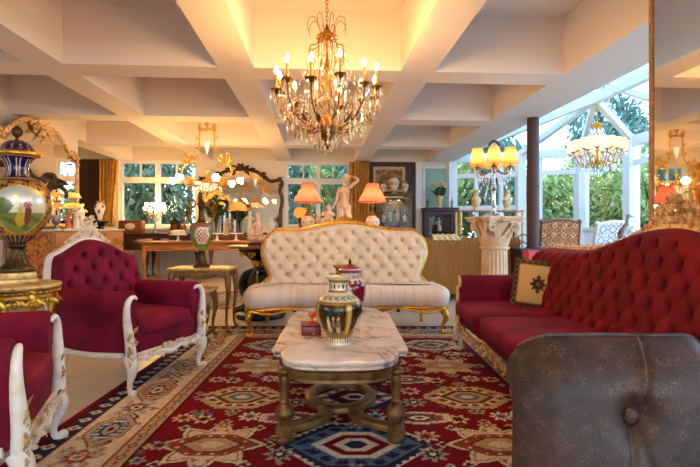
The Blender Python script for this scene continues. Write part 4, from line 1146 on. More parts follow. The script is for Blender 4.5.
def green_vase():
    t = thing('vase', 'green vase with flower panel and gilt handles on the taller nesting table', 'vase')
    f = MB(); f.lathe([(.085, 0), (.085, .015), (.07, .03), (.05, .05), (.035, .10), (.03, .15), (.04, .165), (.03, .18)], 28, 3, mod=lambda a, z: 1+.05*abs(sin(5*a))); f.build('foot', 'bronze', t)
    gr, cw, br = C('707a3c'), C('e6d6c4'), C('8f5a3a')
    def colf(x, y, z):
        a = atan2(x, -y); dx = a*.11; dz = z-.34; e = (dx/.075)**2+(dz/.09)**2
        lob = 1+.12*cos(6*atan2(dz, dx))
        if e < lob*.72: return C('a2624a') if sin(dx*150)*sin(dz*140+2) > .0 else C('e0cdb4')
        if e < lob: return cw
        if e < lob*1.12: return C('c79a4a')
        return br if z > .42 else (gr if z > .22 else C('86924e'))
    b = MB(); b.lathe([(.03, .178), (.05, .195), (.085, .25), (.112, .33), (.12, .40), (.116, .45), (.10, .475), (.06, .487)], 96, 6); b.build('body', 'painted', t, colfn=colf)
    n = MB(); n.lathe([(.06, .482), (.042, .50), (.03, .55), (.028, .62), (.036, .66), (.045, .672), (.04, .69), (.02, .72), (.012, .74), (.016, .76), (.003, .785)], 28, 3); n.build('neck', 'bronze', t)
    for sg in (-1, 1):
        h = MB(); h.tube([(sg*.10, 0, .475, .012), (sg*.13, 0, .54, .013), (sg*.11, 0, .62, .012), (sg*.06, 0, .68, .012), (sg*.09, 0, .73, .012), (sg*.12, 0, .70, .010), (sg*.105, 0, .675, .008)], n=7, k=4)
        h.leaf((sg*.12, 0, .52), (sg*.3, 0, 1), (0, -1, 0), .12, .022); h.leaf((sg*.10, 0, .62), (sg, 0, .8), (0, -1, 0), .09, .02); h.build('handle', 'brass', t)
    return t
put_at(green_vase(), cam(-1.60, 5.03, .688), face(.36, -.95))

# ------------------------------------------------------------------ black and gold pedestal table with the seated group
def pedestal_table():
    t = thing('pedestal_table', 'round table on a black and gold carved pedestal beside the cream settee', 'table')
    b = MB(); b.lathe([(0, .86), (.36, .86), (.385, .868), (.39, .88), (.38, .895), (.36, .90), (0, .90)], 56); b.build('tabletop', 'wood', t)
    b = MB(); b.lathe([(.30, .0), (.31, .04), (.27, .07), (.14, .10), (.10, .16), (.13, .26), (.17, .38), (.15, .50), (.09, .60), (.10, .68), (.18, .76), (.26, .82), (.28, .86)], 32, 3)
    for i in range(3):
        a = 2*PI*i/3+.5; x, y = cos(a), sin(a)
        b.tube([(.06*x, .06*y, .58, .05), (.2*x, .2*y, .5, .07), (.24*x, .24*y, .34, .065), (.16*x, .16*y, .2, .055), (.24*x, .24*y, .08, .06), (.34*x, .34*y, .05, .05), (.37*x, .37*y, .04, .02)], n=9, k=4)
    pd = b.build('pedestal', 'black', t)
    g = MB(); q = random.Random(8)
    for i in range(9):
        a = 2*PI*i/9; N = (cos(a), sin(a), 0)
        g.leaf((.10*cos(a), .10*sin(a), .64), (0, 0, 1), N, .22, .045, .6); g.leaf((.15*cos(a), .15*sin(a), .46), (0, 0, -1), N, .16, .035, .2)
        g.scroll((.25*cos(a), .25*sin(a), .78), .045, (-sin(a), cos(a), 0), (0, 0, 1), 1.3, .012)
    for i in range(3):
        a = 2*PI*i/3+.5; x, y = cos(a), sin(a); g.leaf((.25*x, .25*y, .5), (x*.3, y*.3, -1), (x, y, .2), .2, .05, .15); g.leaf((.27*x, .27*y, .14), (x, y, -.5), (x, y, 1), .16, .04, .1)
        g.rosette((.29*x, .29*y, .40), .05, (x, y, .2))
    g.build('gilt_mounts', 'gold', pd); return t
pt = put_at(pedestal_table(), cam(-1.12, 5.86, -.0), .2)

def remesh(o, vox, it=4):
    m = o.modifiers.new('fuse', 'REMESH'); m.mode = 'VOXEL'; m.voxel_size = vox; m.use_smooth_shade = True
    s = o.modifiers.new('smooth', 'SMOOTH'); s.iterations = it; s.factor = .5; return o
def head_of(mb, c, r, fy=-1):
    mb.ell(c, (r*.80, r*.92, r*1.08), 12, 8); x, y, z = c
    mb.ell((x, y+fy*r*.9, z-.05*r), (r*.13, r*.2, r*.24), 8, 5)              # nose
    mb.ell((x, y+fy*r*.55, z-.72*r), (r*.42, r*.36, r*.32), 8, 5)            # jaw and chin
    mb.ell((x, y+fy*r*.84, z-.48*r), (r*.22, r*.12, r*.09), 8, 4)            # mouth
    for s in (-1, 1): mb.ell((x+s*r*.30, y+fy*r*.74, z+.26*r), (r*.2, r*.12, r*.07), 6, 4); mb.ell((x+s*r*.8, y, z), (r*.1, r*.16, r*.24), 6, 4)
def hand_of(mb, c, d, side, L, r):
    """small hand: palm, four fingers, thumb"""
    d = Vector(d).normalized(); s = Vector(side); s = (s-d*s.dot(d)).normalized(); c = Vector(c); n = d.cross(s)
    mb.tube([(*c, r*1.3), (*(c+d*L*.28), r*1.7), (*(c+d*L*.5), r*1.5)], n=8, k=2, flat=.6)
    for i, (o, l) in enumerate(((-1.5, .85), (-.5, 1.), (.5, .95), (1.5, .75))):
        a = c+d*L*.42+s*o*r*.75; b = a+d*L*.3*l+n*r*.3; e = b+d*L*.25*l+n*r*.9; mb.tube([(*a, r*.5), (*b, r*.45), (*e, r*.36)], n=6, k=2)
    a = c+d*L*.1-s*r*1.2; mb.tube([(*a, r*.6), (*(a+d*L*.2-s*r*1.4), r*.5), (*(a+d*L*.4-s*r*1.5+n*r*.4), r*.4)], n=6, k=2)
def seated_group():
    t = thing('seated_figure', 'white porcelain seated figure on the round table beside the settee', 'figurine')
    b = MB(); b.rbox(-.13, .13, -.10, .10, 0, .03, .03, .01); b.build('base', 'wooddark', t)
    b = MB()
    b.ell((0, .01, .08), (.12, .095, .06), 14, 8); b.tube([(0, .02, .08, .075), (0, .02, .17, .062), (0, .015, .235, .066), (0, .015, .275, .04), (0, .01, .30, .02), (0, .005, .32, .018)], n=12, k=3)
    for s in (-1, 1):
        b.tube([(s*.05, .02, .09, .05), (s*.105, -.055, .09, .042), (s*.03, -.095, .065, .03)], n=8, k=3)
        b.tube([(s*.068, .015, .262, .024), (s*.092, .0, .20, .02), (s*.075, -.06, .155, .017), (s*.03, -.085, .135, .014)], n=8, k=3); hand_of(b, (s*.035, -.085, .135), (-s, -.3, -.1), (0, 0, 1), .05, .008)
    head_of(b, (0, -.002, .345), .036); b.ell((0, .008, .37), (.034, .036, .024), 10, 6); b.ell((0, .012, .395), .014, 8, 5)
    remesh(b.build('figure', 'alabaster', t), .006, 3); t.scale = (.82, .82, 1.0); return t
put_at(seated_group(), cam(-1.135, 5.74, .901), -.1)

# ------------------------------------------------------------------ console behind the settee: two coral lamps, statue, small things
def console(label, w, d, h, mat):
    t = thing('console_table', label, 'console table')
    b = MB(); b.rbox(-w/2, w/2, -d/2, d/2, h-.035, h, .02, .008); b.build('tabletop', mat, t)
    b = MB(); b.rbox(-w/2+.03, w/2-.03, -d/2+.03, d/2-.03, h-.14, h-.035, .01, .003); b.build('apron', mat, t)
    for sx in (-1, 1):
        for sy in (-1, 1): l = MB(); l.tube([(sx*(w/2-.06), sy*(d/2-.06), h-.04, .04), (sx*(w/2-.06), sy*(d/2-.06), h-.3, .032), (sx*(w/2-.06), sy*(d/2-.06), .05, .022), (sx*(w/2-.06), sy*(d/2-.06), 0, .028)], n=10, k=3); l.build('leg', mat, t)
    return t
cz = .96
put_at(console('long dark wooden console table hidden behind the cream settee under the coral lamps', 1.50, .40, cz, 'wooddark'), cam(-.05, 6.34, .0), -YAW)
def lamp(label):
    t = thing('table_lamp', label, 'lamp', group='coral table lamps')
    b = MB(); b.lathe([(.075, 0), (.08, .012), (.06, .03), (.04, .06), (.045, .07), (.07, .12), (.092, .20), (.095, .25), (.078, .29), (.045, .315), (.04, .33)], 40, 4)
    b.build('body', 'painted', t, colfn=lambda x, y, z: C('b58a3c') if (z < .03 or z > .31 or abs(z-.065) < .008) else (C('c98a70') if sin(atan2(y, x)*5+z*30)*sin(z*60) > .62 else C('ead9bd')))
    s = MB(); s.lathe([(.045, .325), (.05, .335), (.03, .35), (.022, .38), (.012, .40), (.010, .52)], 16, 2); s.lathe([(.026, .44), (.028, .50), (.02, .51)], 12); s.build('stem', 'brass', t)
    bl = MB(); bl.ell((0, 0, .56), (.034, .034, .045), 10, 8); bl.build('bulb', 'lampbulb', t)
    n = 40; sh = MB(); r0, r1, z0, z1 = .195, .082, .50, .755
    vs = []; 
    for (rr, z) in ((r0, z0), (r0*.62+r1*.38, z0+(z1-z0)*.35), (r1*1.0+.018, z0+(z1-z0)*.72), (r1, z1), ): vs += [(rr*cos(2*PI*j/n), rr*sin(2*PI*j/n), z) for j in range(n)]
    fs = [(i*n+j, i*n+(j+1) % n, (i+1)*n+(j+1) % n, (i+1)*n+j) for i in range(3) for j in range(n)]
    sh.add(vs, fs); so_ = sh.build('lamp_shade', 'coral', t)
    tr = MB(); tr.tube([(r0*cos(2*PI*j/n), r0*sin(2*PI*j/n), z0) for j in range(n)], .006, n=6, closed=True); tr.tube([(r1*cos(2*PI*j/n), r1*sin(2*PI*j/n), z1) for j in range(n)], .005, n=6, closed=True); tr.build('trim_braid', 'brass', so_)
    return t
l1 = put_at(lamp('coral shaded porcelain table lamp in front of the white framed window'), at(308, 6.3, cz)); 
l2 = copy_tree(l1); l2['label'] = 'coral shaded porcelain table lamp in front of the brown curtain and gilt vitrine'; l2.location = at(372.5, 6.3, cz)
def statue():
    t = thing('statue', 'pale alabaster statue of a standing woman with one arm raised behind the settee', 'statue')
    b = MB(); b.lathe([(.14, 0), (.145, .015), (.13, .035), (.12, .04)], 32, 1); b.build('plinth', 'stone', t)
    b = MB(); z0 = 1.0-.04  # lowest point
    Z = lambda z: z-cz
    T = lambda pts, n=12, k=4, flat=1.: b.tube([(x, y, Z(z), r) for x, y, z, r in pts], n=n, k=k, flat=flat)
    T([(-.005, .0, 1.40, .075), (-.005, .0, 1.46, .082), (.0, .0, 1.53, .060), (.005, .0, 1.60, .066), (.008, .0, 1.655, .070), (.012, .005, 1.70, .045), (.018, .008, 1.73, .024), (.022, .005, 1.775, .024)], 14)
    for sx, kx, ax in ((-.045, -.035, -.03), (.042, .045, .04)):
        T([(sx, 0, 1.44, .062), (sx*.95, -.005, 1.34, .055), (kx, -.012, 1.21, .036), (kx, .0, 1.15, .036), (ax, .012, 1.05, .020), (ax, .0, 1.015, .022)], 10)
        b.ell((ax, -.03, Z(1.012)), (.022, .05, .014), 8, 5)
    for s in (-1, 1): b.ell((.006+s*.034, -.055, Z(1.625)), (.032, .026, .032), 10, 6)
    T([(-.06, .0, 1.675, .026), (-.085, .0, 1.60, .024), (-.10, -.01, 1.52, .02), (-.14, -.02, 1.44, .018), (-.17, -.025, 1.385, .013)], 9); hand_of(b, (-.17, -.025, Z(1.385)), (-.6, -.1, -.8), (0, 1, 0), .075, .008)
    T([(.075, .0, 1.68, .028), (.13, .0, 1.735, .025), (.195, .0, 1.785, .021), (.16, .005, 1.825, .019), (.10, .02, 1.85, .014)], 9); hand_of(b, (.10, .02, Z(1.85)), (-1, .15, .15), (0, 0, 1), .075, .008)
    head_of(b, (.024, -.005, Z(1.815)), .055); b.ell((.03, .018, Z(1.835)), (.056, .058, .058), 12, 7); b.ell((.045, .06, Z(1.82)), (.034, .034, .034), 8, 6)
    # drapery falling from the hips
    for i in range(9):
        a = -2.2+i*.5; x, y = .075*sin(a), .06*-cos(a)*-1
        T([(x*.9-.005, abs(y)*.7+.02, 1.40, .022), (x*1.25, abs(y)*.9+.03, 1.22, .026), (x*1.5, abs(y)+.03, 1.02, .03)], 7)
    remesh(b.build('figure', 'alabaster', t), .0062, 3)
    return t
st = put_at(statue(), at(344, 6.25, cz), -YAW-.12); st.scale = (.96, .96, .955)
def stump_child():
    t = thing('figurine', 'small pale figurine group with green glaze at the statue\'s feet beside the coral lamp', 'figurine')
    b = MB(); b.lathe([(.10, 0), (.105, .02), (.09, .10), (.085, .22), (.06, .28), (.05, .29)], 20, 3, mod=lambda a, z: 1+.08*sin(5*a+z*20)); b.build('stump', M('mossy_glaze', C('8f8a4e'), .4, col2=C('cfae7e'), nscale=9), t)
    b = MB(); b.tube([(0, -.02, .25, .06), (.01, -.03, .33, .05), (.01, -.03, .38, .03)], n=10, k=3); head_of(b, (.012, -.045, .425), .04)
    for s in (-1, 1):
        b.tube([(s*.045, -.03, .36, .018), (s*.085, -.06, .32, .016), (s*.03, -.10, .33, .012)], n=7, k=3); b.tube([(s*.03, -.03, .25, .032), (s*.06, -.11, .26, .026), (s*.05, -.12, .16, .02)], n=7, k=3)
    remesh(b.build('figure', 'alabaster', t), .007, 3); return t
put_at(stump_child(), at(328.5, 6.18, cz), -.2)
def globe():
    t = thing('glass_lamp', 'glowing orange melon shaped glass lamp beside the coral lamp by the window', 'lamp')
    b = MB(); b.lathe([(.06, 0), (.065, .02), (.03, .04), (.02, .2), (.03, .28), (.05, .30)], 20, 2); b.build('base', 'brass', t)
    b = MB(); b.lathe([(.03, .29), (.075, .31), (.10, .35), (.095, .40), (.06, .435), (.02, .445)], 40, 4, mod=lambda a, z: 1-.08*abs(cos(4*a))); b.build('lamp_shade', 'orangeglass', t); return t
put_at(globe(), at(300.5, 6.55, cz))
def figurine(name, label, h, mat, seed, base='porcelain'):
    q = random.Random(seed); t = thing(name, label, 'figurine'); s = h/.3
    b = MB(); b.lathe([(.05*s, 0), (.052*s, .012*s), (.04*s, .02*s)], 16); b.build('base', base, t)
    b = MB(); lean = q.uniform(-.02, .02)
    b.tube([(0, 0, .01*s, .045*s), (lean*s*.5, 0, .1*s, .036*s), (lean*s, 0, .15*s, .024*s), (lean*s, 0, .2*s, .03*s), (lean*s, 0, .235*s, .014*s)], n=10, k=3)
    for sg in (-1, 1):
        e = q.uniform(-.04, .05)
        b.tube([(lean*s+sg*.03*s, 0, .215*s, .011*s), (lean*s+sg*.058*s, -.01*s, (.18+e)*s, .009*s), (lean*s+sg*.035*s, -.04*s, (.165+e*1.6)*s, .007*s)], n=6, k=3)
    head_of(b, (lean*s, -.005*s, .262*s), .024*s); b.ell((lean*s, .004*s, .276*s), (.024*s, .024*s, .018*s), 8, 5)
    b.build('figure', mat, t, ang=70); return t
put_at(figurine('figurine', 'slim pale standing figurine between the coral lamp and the statue', .36, 'alabaster', 3), at(319, 6.3, cz))

# ------------------------------------------------------------------ column pedestal
def column():
    t = thing('column_pedestal', 'cream fluted column pedestal with Corinthian capital behind the red sofa arm', 'pedestal')
    b = MB(); b.rbox(-.22, .22, -.22, .22, 0, .08, .01); b.lathe([(.21, .08), (.215, .11), (.19, .14), (.18, .15), (.19, .17), (.175, .19), (.165, .20)], 40, 2); b.build('base', 'stone', t)
    b = MB(); nfl = 20; b.lathe([(.155, .195), (.158, .21), (.155, .24), (.150, .6), (.145, .84), (.150, .865)], 160, 3, mod=lambda a, z: 1-.075*max(0, 1-(((a*nfl/(2*PI)) % 1-.5)/.36)**2)**.5*(1 if .22 < z < .85 else 0) if abs(((a*nfl/(2*PI)) % 1-.5)) < .36 else 1); b.build('shaft', 'stone', t)
    b = MB(); b.lathe([(.15, .86), (.17, .87), (.172, .885), (.155, .895), (.15, .905), (.145, .92), (.15, 1.0), (.165, 1.10), (.20, 1.17), (.21, 1.18)], 40, 2)
    o = []
    for i in range(4):
        a = PI/4+i*PI/2
        for tt in (-.16, .16): o.append((.345*cos(a+tt), .345*sin(a+tt)))
        for tt in (.30, .5, PI/4, PI/2-.5, PI/2-.30): o.append((lambda r: (r*cos(a+tt), r*sin(a+tt)))(.225/cos(abs(PI/4-tt))*(.97+.06*abs(tt-PI/4))))
    b.rings(o, [(-.03, 1.185), (-.02, 1.195), (-.018, 1.21), (.0, 1.22), (.0, 1.24), (-.006, 1.245)])
    for i in range(8):
        a = 2*PI*i/8; N = (cos(a), sin(a), 0); b.leaf((.148*cos(a), .148*sin(a), .905), (0, 0, 1), N, .12, .055, .35)
        a += PI/8; N = (cos(a), sin(a), 0); b.leaf((.150*cos(a), .150*sin(a), .92), (0, 0, 1), N, .20, .05, .35)
    for i in range(4):
        a = PI/4+i*PI/2; d = Vector((cos(a), sin(a), 0)); s_ = Vector((-sin(a), cos(a), 0))
        for sg in (-1, 1):
            c = d*.235+Vector((0, 0, 1.125))+s_*sg*.045
            b.scroll(c, .062, d*.75+s_*-sg*.6, (0, 0, 1), 1.6, .018, start=2.4, flip=-1, n=8)
            b.tube([(*(d*.17+s_*sg*.06+Vector((0, 0, 1.0))), .014), (*(d*.20+s_*sg*.05+Vector((0, 0, 1.12))), .016), (*(d*.24+s_*sg*.045+Vector((0, 0, 1.178))), .014)], n=7, k=3)
        a = i*PI/2; b.rosette((.235*cos(a), .235*sin(a), 1.215), .035, (cos(a), sin(a), 0), 7)
    b.build('capital', 'stone', t, ang=50); return t
colp = put_at(column(), at(494.5, 5.5, 0), radians(8))

# ------------------------------------------------------------------ olive sofa seen from behind
def olive():
    t = thing('sofa', 'olive gold ribbed velvet sofa turned away behind the column pedestal', 'sofa')
    w = 1.02
    b = MB(); o = [(0, .12), (-.01, .5), (0, .80)]
    pr = [(.02, .10), (-.01, .5), (.0, .78)]
    for i in range(13): g = radians(200-i*20); pr.append((.045+.085*cos(g), .885+.085*sin(g)))
    pr += [(.14, .75), (.16, .10)]
    b.prism(pr, -w, w, ax='x', b=.01); b.build('backrest', 'olive', t, ang=50)
    b = MB(); b.rbox(-w+.05, w-.05, .14, .92, .10, .30, .04, .02); b.build('seat_base', 'olive', t)
    for x in (-.43, .43): c = MB(); c.sq((x, .52, .38), (.42, .40, .10), .4, .25, 36, 12); c.build('seat_cushion', 'olive', t, ang=80)
    for sg in (-1, 1):
        a = MB(); pr = [(.86, .10), (.87, .56)]
        for i in range(13): g = radians(200-i*20); pr.append((.97+.095*cos(g), .66+.095*sin(g)))
        pr += [(1.01, .55), (1.02, .10)]
        pr = [(x*sg, z) for x, z in pr]; pr = pr[::-1] if sg > 0 else pr
        a.prism(pr, .05, .98, b=.012); a.build('armrest', 'olive', t, ang=50)
    for x in (-.92, .92):
        for y in (.12, .88): l = MB(); l.tube([(x, y, .12, .035), (x, y, 0, .025)], n=10); l.build('leg', 'wooddark', t)
    return t
a = at(521, 7.2); put_at(olive(), (a[0]-1.04, a[1]+.03, 0), 0)
def fleece():
    b = MB(); q = random.Random(3)
    def fn(u, v):
        x = (2*u-1)*.22; a = radians(25+v*140); r = .118+.012*sin(9*u*PI+5*v)+.008*sin(17*v*PI)
        return (x*(1-.1*sin(v*PI)), .045-r*cos(a), .885+r*sin(a) - (.05 if False else 0))
    b.surf(fn, 40, 40); b.surf(lambda u, v: tuple(Vector(fn(1-u, v))*1.0+Vector((0, 0, -.012))), 40, 40)
    o = b.build('fleece_throw', 'fur'); return tag(o, 'cream fleece draped over the back of the olive sofa beside the settee corner', 'throw')
a2 = at(445, 7.2); o = fleece(); o.location = (a2[0], a[1]+.03, .006)

# ------------------------------------------------------------------ stove, flue and red carton
def stove():
    t = thing('wood_stove', 'dark steel wood stove with a tall brown flue pipe by the conservatory', 'stove')
    b = MB(); b.rbox(-.28, .28, -.22, .22, .06, .78, .02, .01); b.build('body', 'stove', t)
    b = MB(); b.rbox(-.31, .31, -.25, .25, .78, .812, .02, .006); b.build('top_plate', 'stove', t)
    b = MB(); b.rbox(-.22, .22, -.245, -.222, .22, .70, .02, .008); d = b.build('door', 'iron', t); b = MB(); b.rbox(-.17, .17, -.252, -.246, .30, .64, .02, .003); b.build('door_glass', 'black', d)
    b = MB(); b.tube([(.19, -.25, .42), (.19, -.29, .44), (.19, -.29, .54), (.19, -.25, .56)], .01, n=8, k=3); b.build('handle', 'brass', d)
    for x in (-.24, .24):
        for y in (-.18, .18): l = MB(); l.tube([(x, y, .07, .025), (x, y, 0, .02)], n=8); l.build('leg', 'iron', t)
    b = MB(); b.lathe([(.088, .81), (.105, .815), (.105, .83), (.09, .835), (.088, SOF-.002)], 32); b.lathe([(.094, 1.72), (.094, 1.75)], 32); b.build('flue_pipe', 'flue', t); return t
fp = at(533, 7.07); put_at(stove(), (fp[0], fp[1], 0), 0)
STX = XC+.12
def carton():
    t = thing('carton', 'coral red carton with black print standing in front of the wood stove', 'box')
    b = MB(); b.rbox(-.19, .19, -.12, .12, 0, .80, .006, .003); b.build('body', 'pinkred', t)
    b = MB(); q = random.Random(2)
    for i in range(3):
        x = -.12
        for k in range(4+i):
            w = q.uniform(.012, .026); b.box(x, x+w, -.1213, -.1203, .72-i*.034, .744-i*.034); x += w+.007
    b.build('print', 'ink', t, sm=False); return t
c = at(539, 6.55); put_at(carton(), c, -YAW)
# ------------------------------------------------------------------ mirrors
def frame_mirror(name, label, half, mat, w=.05, ornaments=True, depth=.06, zc=None):
    """half: right half outline [(x, z)...] from bottom to top centre; glass faces -Y"""
    t = thing(name, label, 'mirror')
    H = cr(half, 5); full = H + [(-x, z) for x, z in reversed(H[:-1])]
    g = MB(); g.prism(full[::-1], -.012, .0); g.build('glass', 'mirror', t, sm=False)
    b = MB(); b.prism(offset(full, .01)[::-1], .002, .02)
    b.tube([(x, -.01, z) for x, z in full], w/2, n=10, closed=True, flat=1.2, up=(0, 1, 0)); b.tube([(x*.985, -.035, z*.994+.006) for x, z in full], w*.16, n=6, closed=True, up=(0, 1, 0))
    f = b.build('frame', mat, t, ang=50); return t, f, H
tL, fL, HL_ = frame_mirror('wall_mirror', 'large gilt framed mirror with carved crest on the left wall above the marquetry sideboard',
    [(0, 1.16), (1.27, 1.16), (1.275, 1.18), (1.27, 1.8), (1.265, 2.3), (1.2, 2.42), (1.02, 2.42), (.9, 2.45), (.72, 2.59), (.5, 2.69), (.3, 2.72), (0, 2.69)], 'goldcarve', .06)
def orn(mb, x, z, s, d):
    mb.leaf((x, -.04, z), (d[0], 0, d[1]), (0, -1, 0), s*.66, s*.16)
    mb.scroll((x+.03*d[0], -.045, z+.03*d[1]), s*.24, (1 if d[0] >= 0 else -1, 0, 0), (0, 0, 1), 1.3, s*.05)
    mb.leaf((x, -.045, z), (d[1], 0, -d[0]*.6), (0, -1, 0), s*.42, s*.12)
m = MB(); m.rosette((0, -.06, 2.63), .10, (0, -1, 0), 7); m.tube([(-.34, -.02, 2.69, .02), (0, -.02, 2.66, .03), (.34, -.02, 2.69, .02)], n=8, k=3)
for sg in (-1, 1):
    for (x, z, s, d) in ((.16, 2.64, .2, (1, .3)), (.1, 2.70, .18, (.4, .6)), (.2, 2.6, .2, (1, -.5)), (.08, 2.56, .18, (.3, -1)), (.3, 2.68, .16, (1, .05))): orn(m, sg*x, z, s, (sg*d[0], d[1]))
    m.scroll((sg*.22, -.05, 2.62), .07, (sg, 0, 0), (0, 0, 1), 1.4, .02)
m.build('carved_crest', 'goldcarve', fL)
for sg in (-1, 1):
    m = MB(); m.scroll((sg*1.12, -.04, 2.40), .07, (sg, 0, 0), (0, 0, 1), 1.4, .02)
    for (x, z, s, d) in ((1.14, 2.42, .17, (1, -.6)), (1.0, 2.44, .16, (-.6, .5)), (1.2, 2.34, .16, (.4, -1)), (1.05, 2.38, .12, (-.7, -.6))): orn(m, sg*x, z, s, (sg*d[0], d[1]))
    m.build('corner_carving', 'goldcarve', fL)
tL.location = (XL+.16, 7.55, 0); tL.rotation_euler.z = PI/2 + radians(4)
tB, fB, _ = frame_mirror('wall_mirror', 'wide dark carved frame mirror on the back wall between the two windows',
    [(0, .97), (.95, .97), (.97, 1.0), (.96, 1.5), (1.0, 1.8), (.95, 2.05), (1.0, 2.22), (.93, 2.3), (.75, 2.27), (.6, 2.34), (.42, 2.48), (.2, 2.55), (0, 2.56)], 'bronze', .075)
m = MB(); m.rosette((0, -.06, 2.60), .09, (0, -1, 0), 7); m.tube([(-.28, -.02, 2.545, .02), (0, -.02, 2.57, .03), (.28, -.02, 2.545, .02)], n=8, k=3)
for sg in (-1, 1):
    for (x, z, s, d) in ((.02, 2.58, .2, (.3, 1)), (.1, 2.58, .2, (1, .6)), (.25, 2.56, .18, (1, .1)), (.14, 2.5, .16, (.6, -.8))): orn(m, sg*x, z, s, (sg*d[0], d[1]))
m.build('carved_crest', 'bronze', fB)
for sg in (-1, 1):
    m = MB(); m.scroll((sg*.55, -.05, 2.42), .06, (sg, 0, 0), (0, 0, 1), 1.4, .018)
    for (x, z, s, d) in ((.5, 2.44, .17, (1, .5)), (.58, 2.37, .16, (1, -.4))): orn(m, sg*x, z, s, (sg*d[0], d[1]))
    m.build('shoulder_carving', 'bronze', fB)
    m = MB(); m.scroll((sg*.92, -.05, 2.30), .06, (sg, 0, 0), (0, 0, 1), 1.4, .018)
    for (x, z, s, d) in ((.9, 2.31, .18, (1, .5)), (.98, 2.2, .16, (.4, -1))): orn(m, sg*x, z, s, (sg*d[0], d[1]))
    m.build('corner_carving', 'bronze', fB)
tB.location = (-1.93, YW-.03, 0)
def side_mirror():
    t = thing('wall_mirror', 'tall plain mirror with a narrow gilt edge on the wall behind the red sofa', 'mirror')
    b = MB().box(2.372, 2.384, 1.96, 3.195, .30, 2.76); b.build('glass', 'mirror', t, sm=False)
    b = MB()
    for q in ((1.92, 1.965, .26, 2.779), (3.19, 3.216, .26, 2.779)): b.box(2.360, 2.388, *q)
    b.box(2.360, 2.388, 1.965, 3.19, .26, .305).box(2.360, 2.388, 1.965, 3.19, 2.74, 2.779); b.build('frame', 'woodlight', t, sm=False); return t
side_mirror()

# ------------------------------------------------------------------ marquetry sideboard on the left and what stands on it
def sideboard():
    t = thing('sideboard', 'marquetry sideboard with marble top under the gilt mirror on the left wall', 'sideboard')
    x0, x1, y0, y1 = XL+.05, -3.80, 6.93, 9.30
    b = MB(); b.rbox(x0, x1+.03, y0-.03, y1+.03, 1.065, 1.10, .03, .01); b.build('marble_top', 'marblegrey', t)
    b = MB(); b.rbox(x0, x1, y0, y1, .12, 1.064, .03, .008); b.build('body', 'woodlight', t)
    b = MB(); b.rbox(x0+.05, x1-.05, y0-.008, y0-.0005, .2, 1.02, .01, .002); b.build('side_panel', 'marquetry', t)
    n = 3; w = (y1-y0)/n
    for i in range(n):
        ya, yb = y0+i*w+.03, y0+(i+1)*w-.03
        for k, (za, zb) in enumerate(((.82, 1.03), (.18, .79))):
            d = MB(); d.rbox(x1+.0005, x1+.016, ya, yb, za, zb, .006, .002); o = d.build('drawer' if k == 0 else 'door', 'marquetry' if k else 'woodlight', t)
            h = MB(); yc = (ya+yb)/2; zc = (za+zb)/2
            h.tube([(x1+.016, yc-.06, zc, .007), (x1+.035, yc-.05, zc-.02, .008), (x1+.04, yc, zc-.03, .009), (x1+.035, yc+.05, zc-.02, .008), (x1+.016, yc+.06, zc, .007)], n=6, k=3); h.build('handle', 'brass', o)
    for x in (x0+.06, x1-.05):
        for y in (y0+.06, y1-.06): l = MB(); l.tube([(x, y, .13, .05), (x, y, .06, .035), (x, y, 0, .04)], n=10, k=2); l.build('leg', 'woodlight', t)
    return t
sideboard()
def jar(name, label, cat, prof, mat, colfn=None, group=None, n=32, part='body'):
    t = thing(name, label, cat, group=group); b = MB(); b.lathe(prof, n, 4); b.build(part, mat, t, colfn=colfn); return t
ZC = 1.10
def on_side(o, px, X=-4.05): return put_at(o, (X, onX(px, X), ZC))
def bluewhite(x, y, z):
    a = atan2(x, -y)
    if z < .03 or z > .335: return C('c49a4a')
    return C('5a5f9e') if (.12 < z < .31 and sin(a*4+.6)*sin((z-.12)*33) > .45) else C('efe4d4')
t = thing('vase', 'blue and white vase with gold rim on a dark stand at the sideboard end', 'vase')
b = MB(); b.lathe([(.05, 0), (.055, .02), (.035, .05), (.06, .12), (.085, .18), (.092, .24), (.08, .29), (.055, .315), (.05, .33), (.07, .36), (.066, .362), (.04, .33), (0, .32)], 48, 4); b.build('body', 'painted', t, colfn=bluewhite)
on_side(t, 100); vy = t.location.y; t.location.z = ZC+.15
t = thing('vase_stand', 'dark bowl shaped stand under the blue and white vase', 'stand')
b = MB(); b.lathe([(.09, 0), (.095, .02), (.06, .04), (.10, .09), (.15, .13), (.155, .145), (.06, .149)], 32, 2); b.build('body', 'black', t)
t.location = (-4.05, vy, ZC)
on_side(figurine('figurine', 'orange glazed figurine on the marble sideboard between silver cup and white figures', .30, 'terracotta', 5), 68)
on_side(figurine('figurine', 'white porcelain figurine on the sideboard right beside the orange one', .38, 'porcelain', 6), 76)
on_side(figurine('figurine', 'tallest white porcelain figurine on the sideboard, under the small gilt lamp glow', .46, 'porcelain', 7), 83, -4.15)
on_side(figurine('figurine', 'small pink glazed figurine low on the sideboard before the white figures', .22, 'pink', 8), 90, -3.95)
on_side(figurine('figurine', 'cream figurine on the sideboard just before the dark vase stand', .26, 'alabaster', 12), 93, -4.2)
on_side(jar('silver_cup', 'grey silver cup on the marble sideboard beside the cobalt urn', 'cup', [(0, 0), (.05, 0), (.05, .01), (.02, .03), (.02, .06), (.06, .1), (.07, .2), (.066, .2), (.05, .1), (0, .08)], 'figdark'), 56)
for i, (px, X, lab) in enumerate(((106, -3.95, 'small white dish on the sideboard right after the dark vase stand'), (112, -3.86, 'white dish near the far sideboard corner by the ochre curtain'), (104, -4.18, 'flat cream dish on the sideboard behind the other two dishes'))):
    on_side(jar('dish', lab, 'dish', [(0, 0), (.04, 0), (.05, .012), (.09, .035), (.088, .04), (.04, .02), (0, .015)], 'porcelain' if i < 2 else 'satin'), px, X)
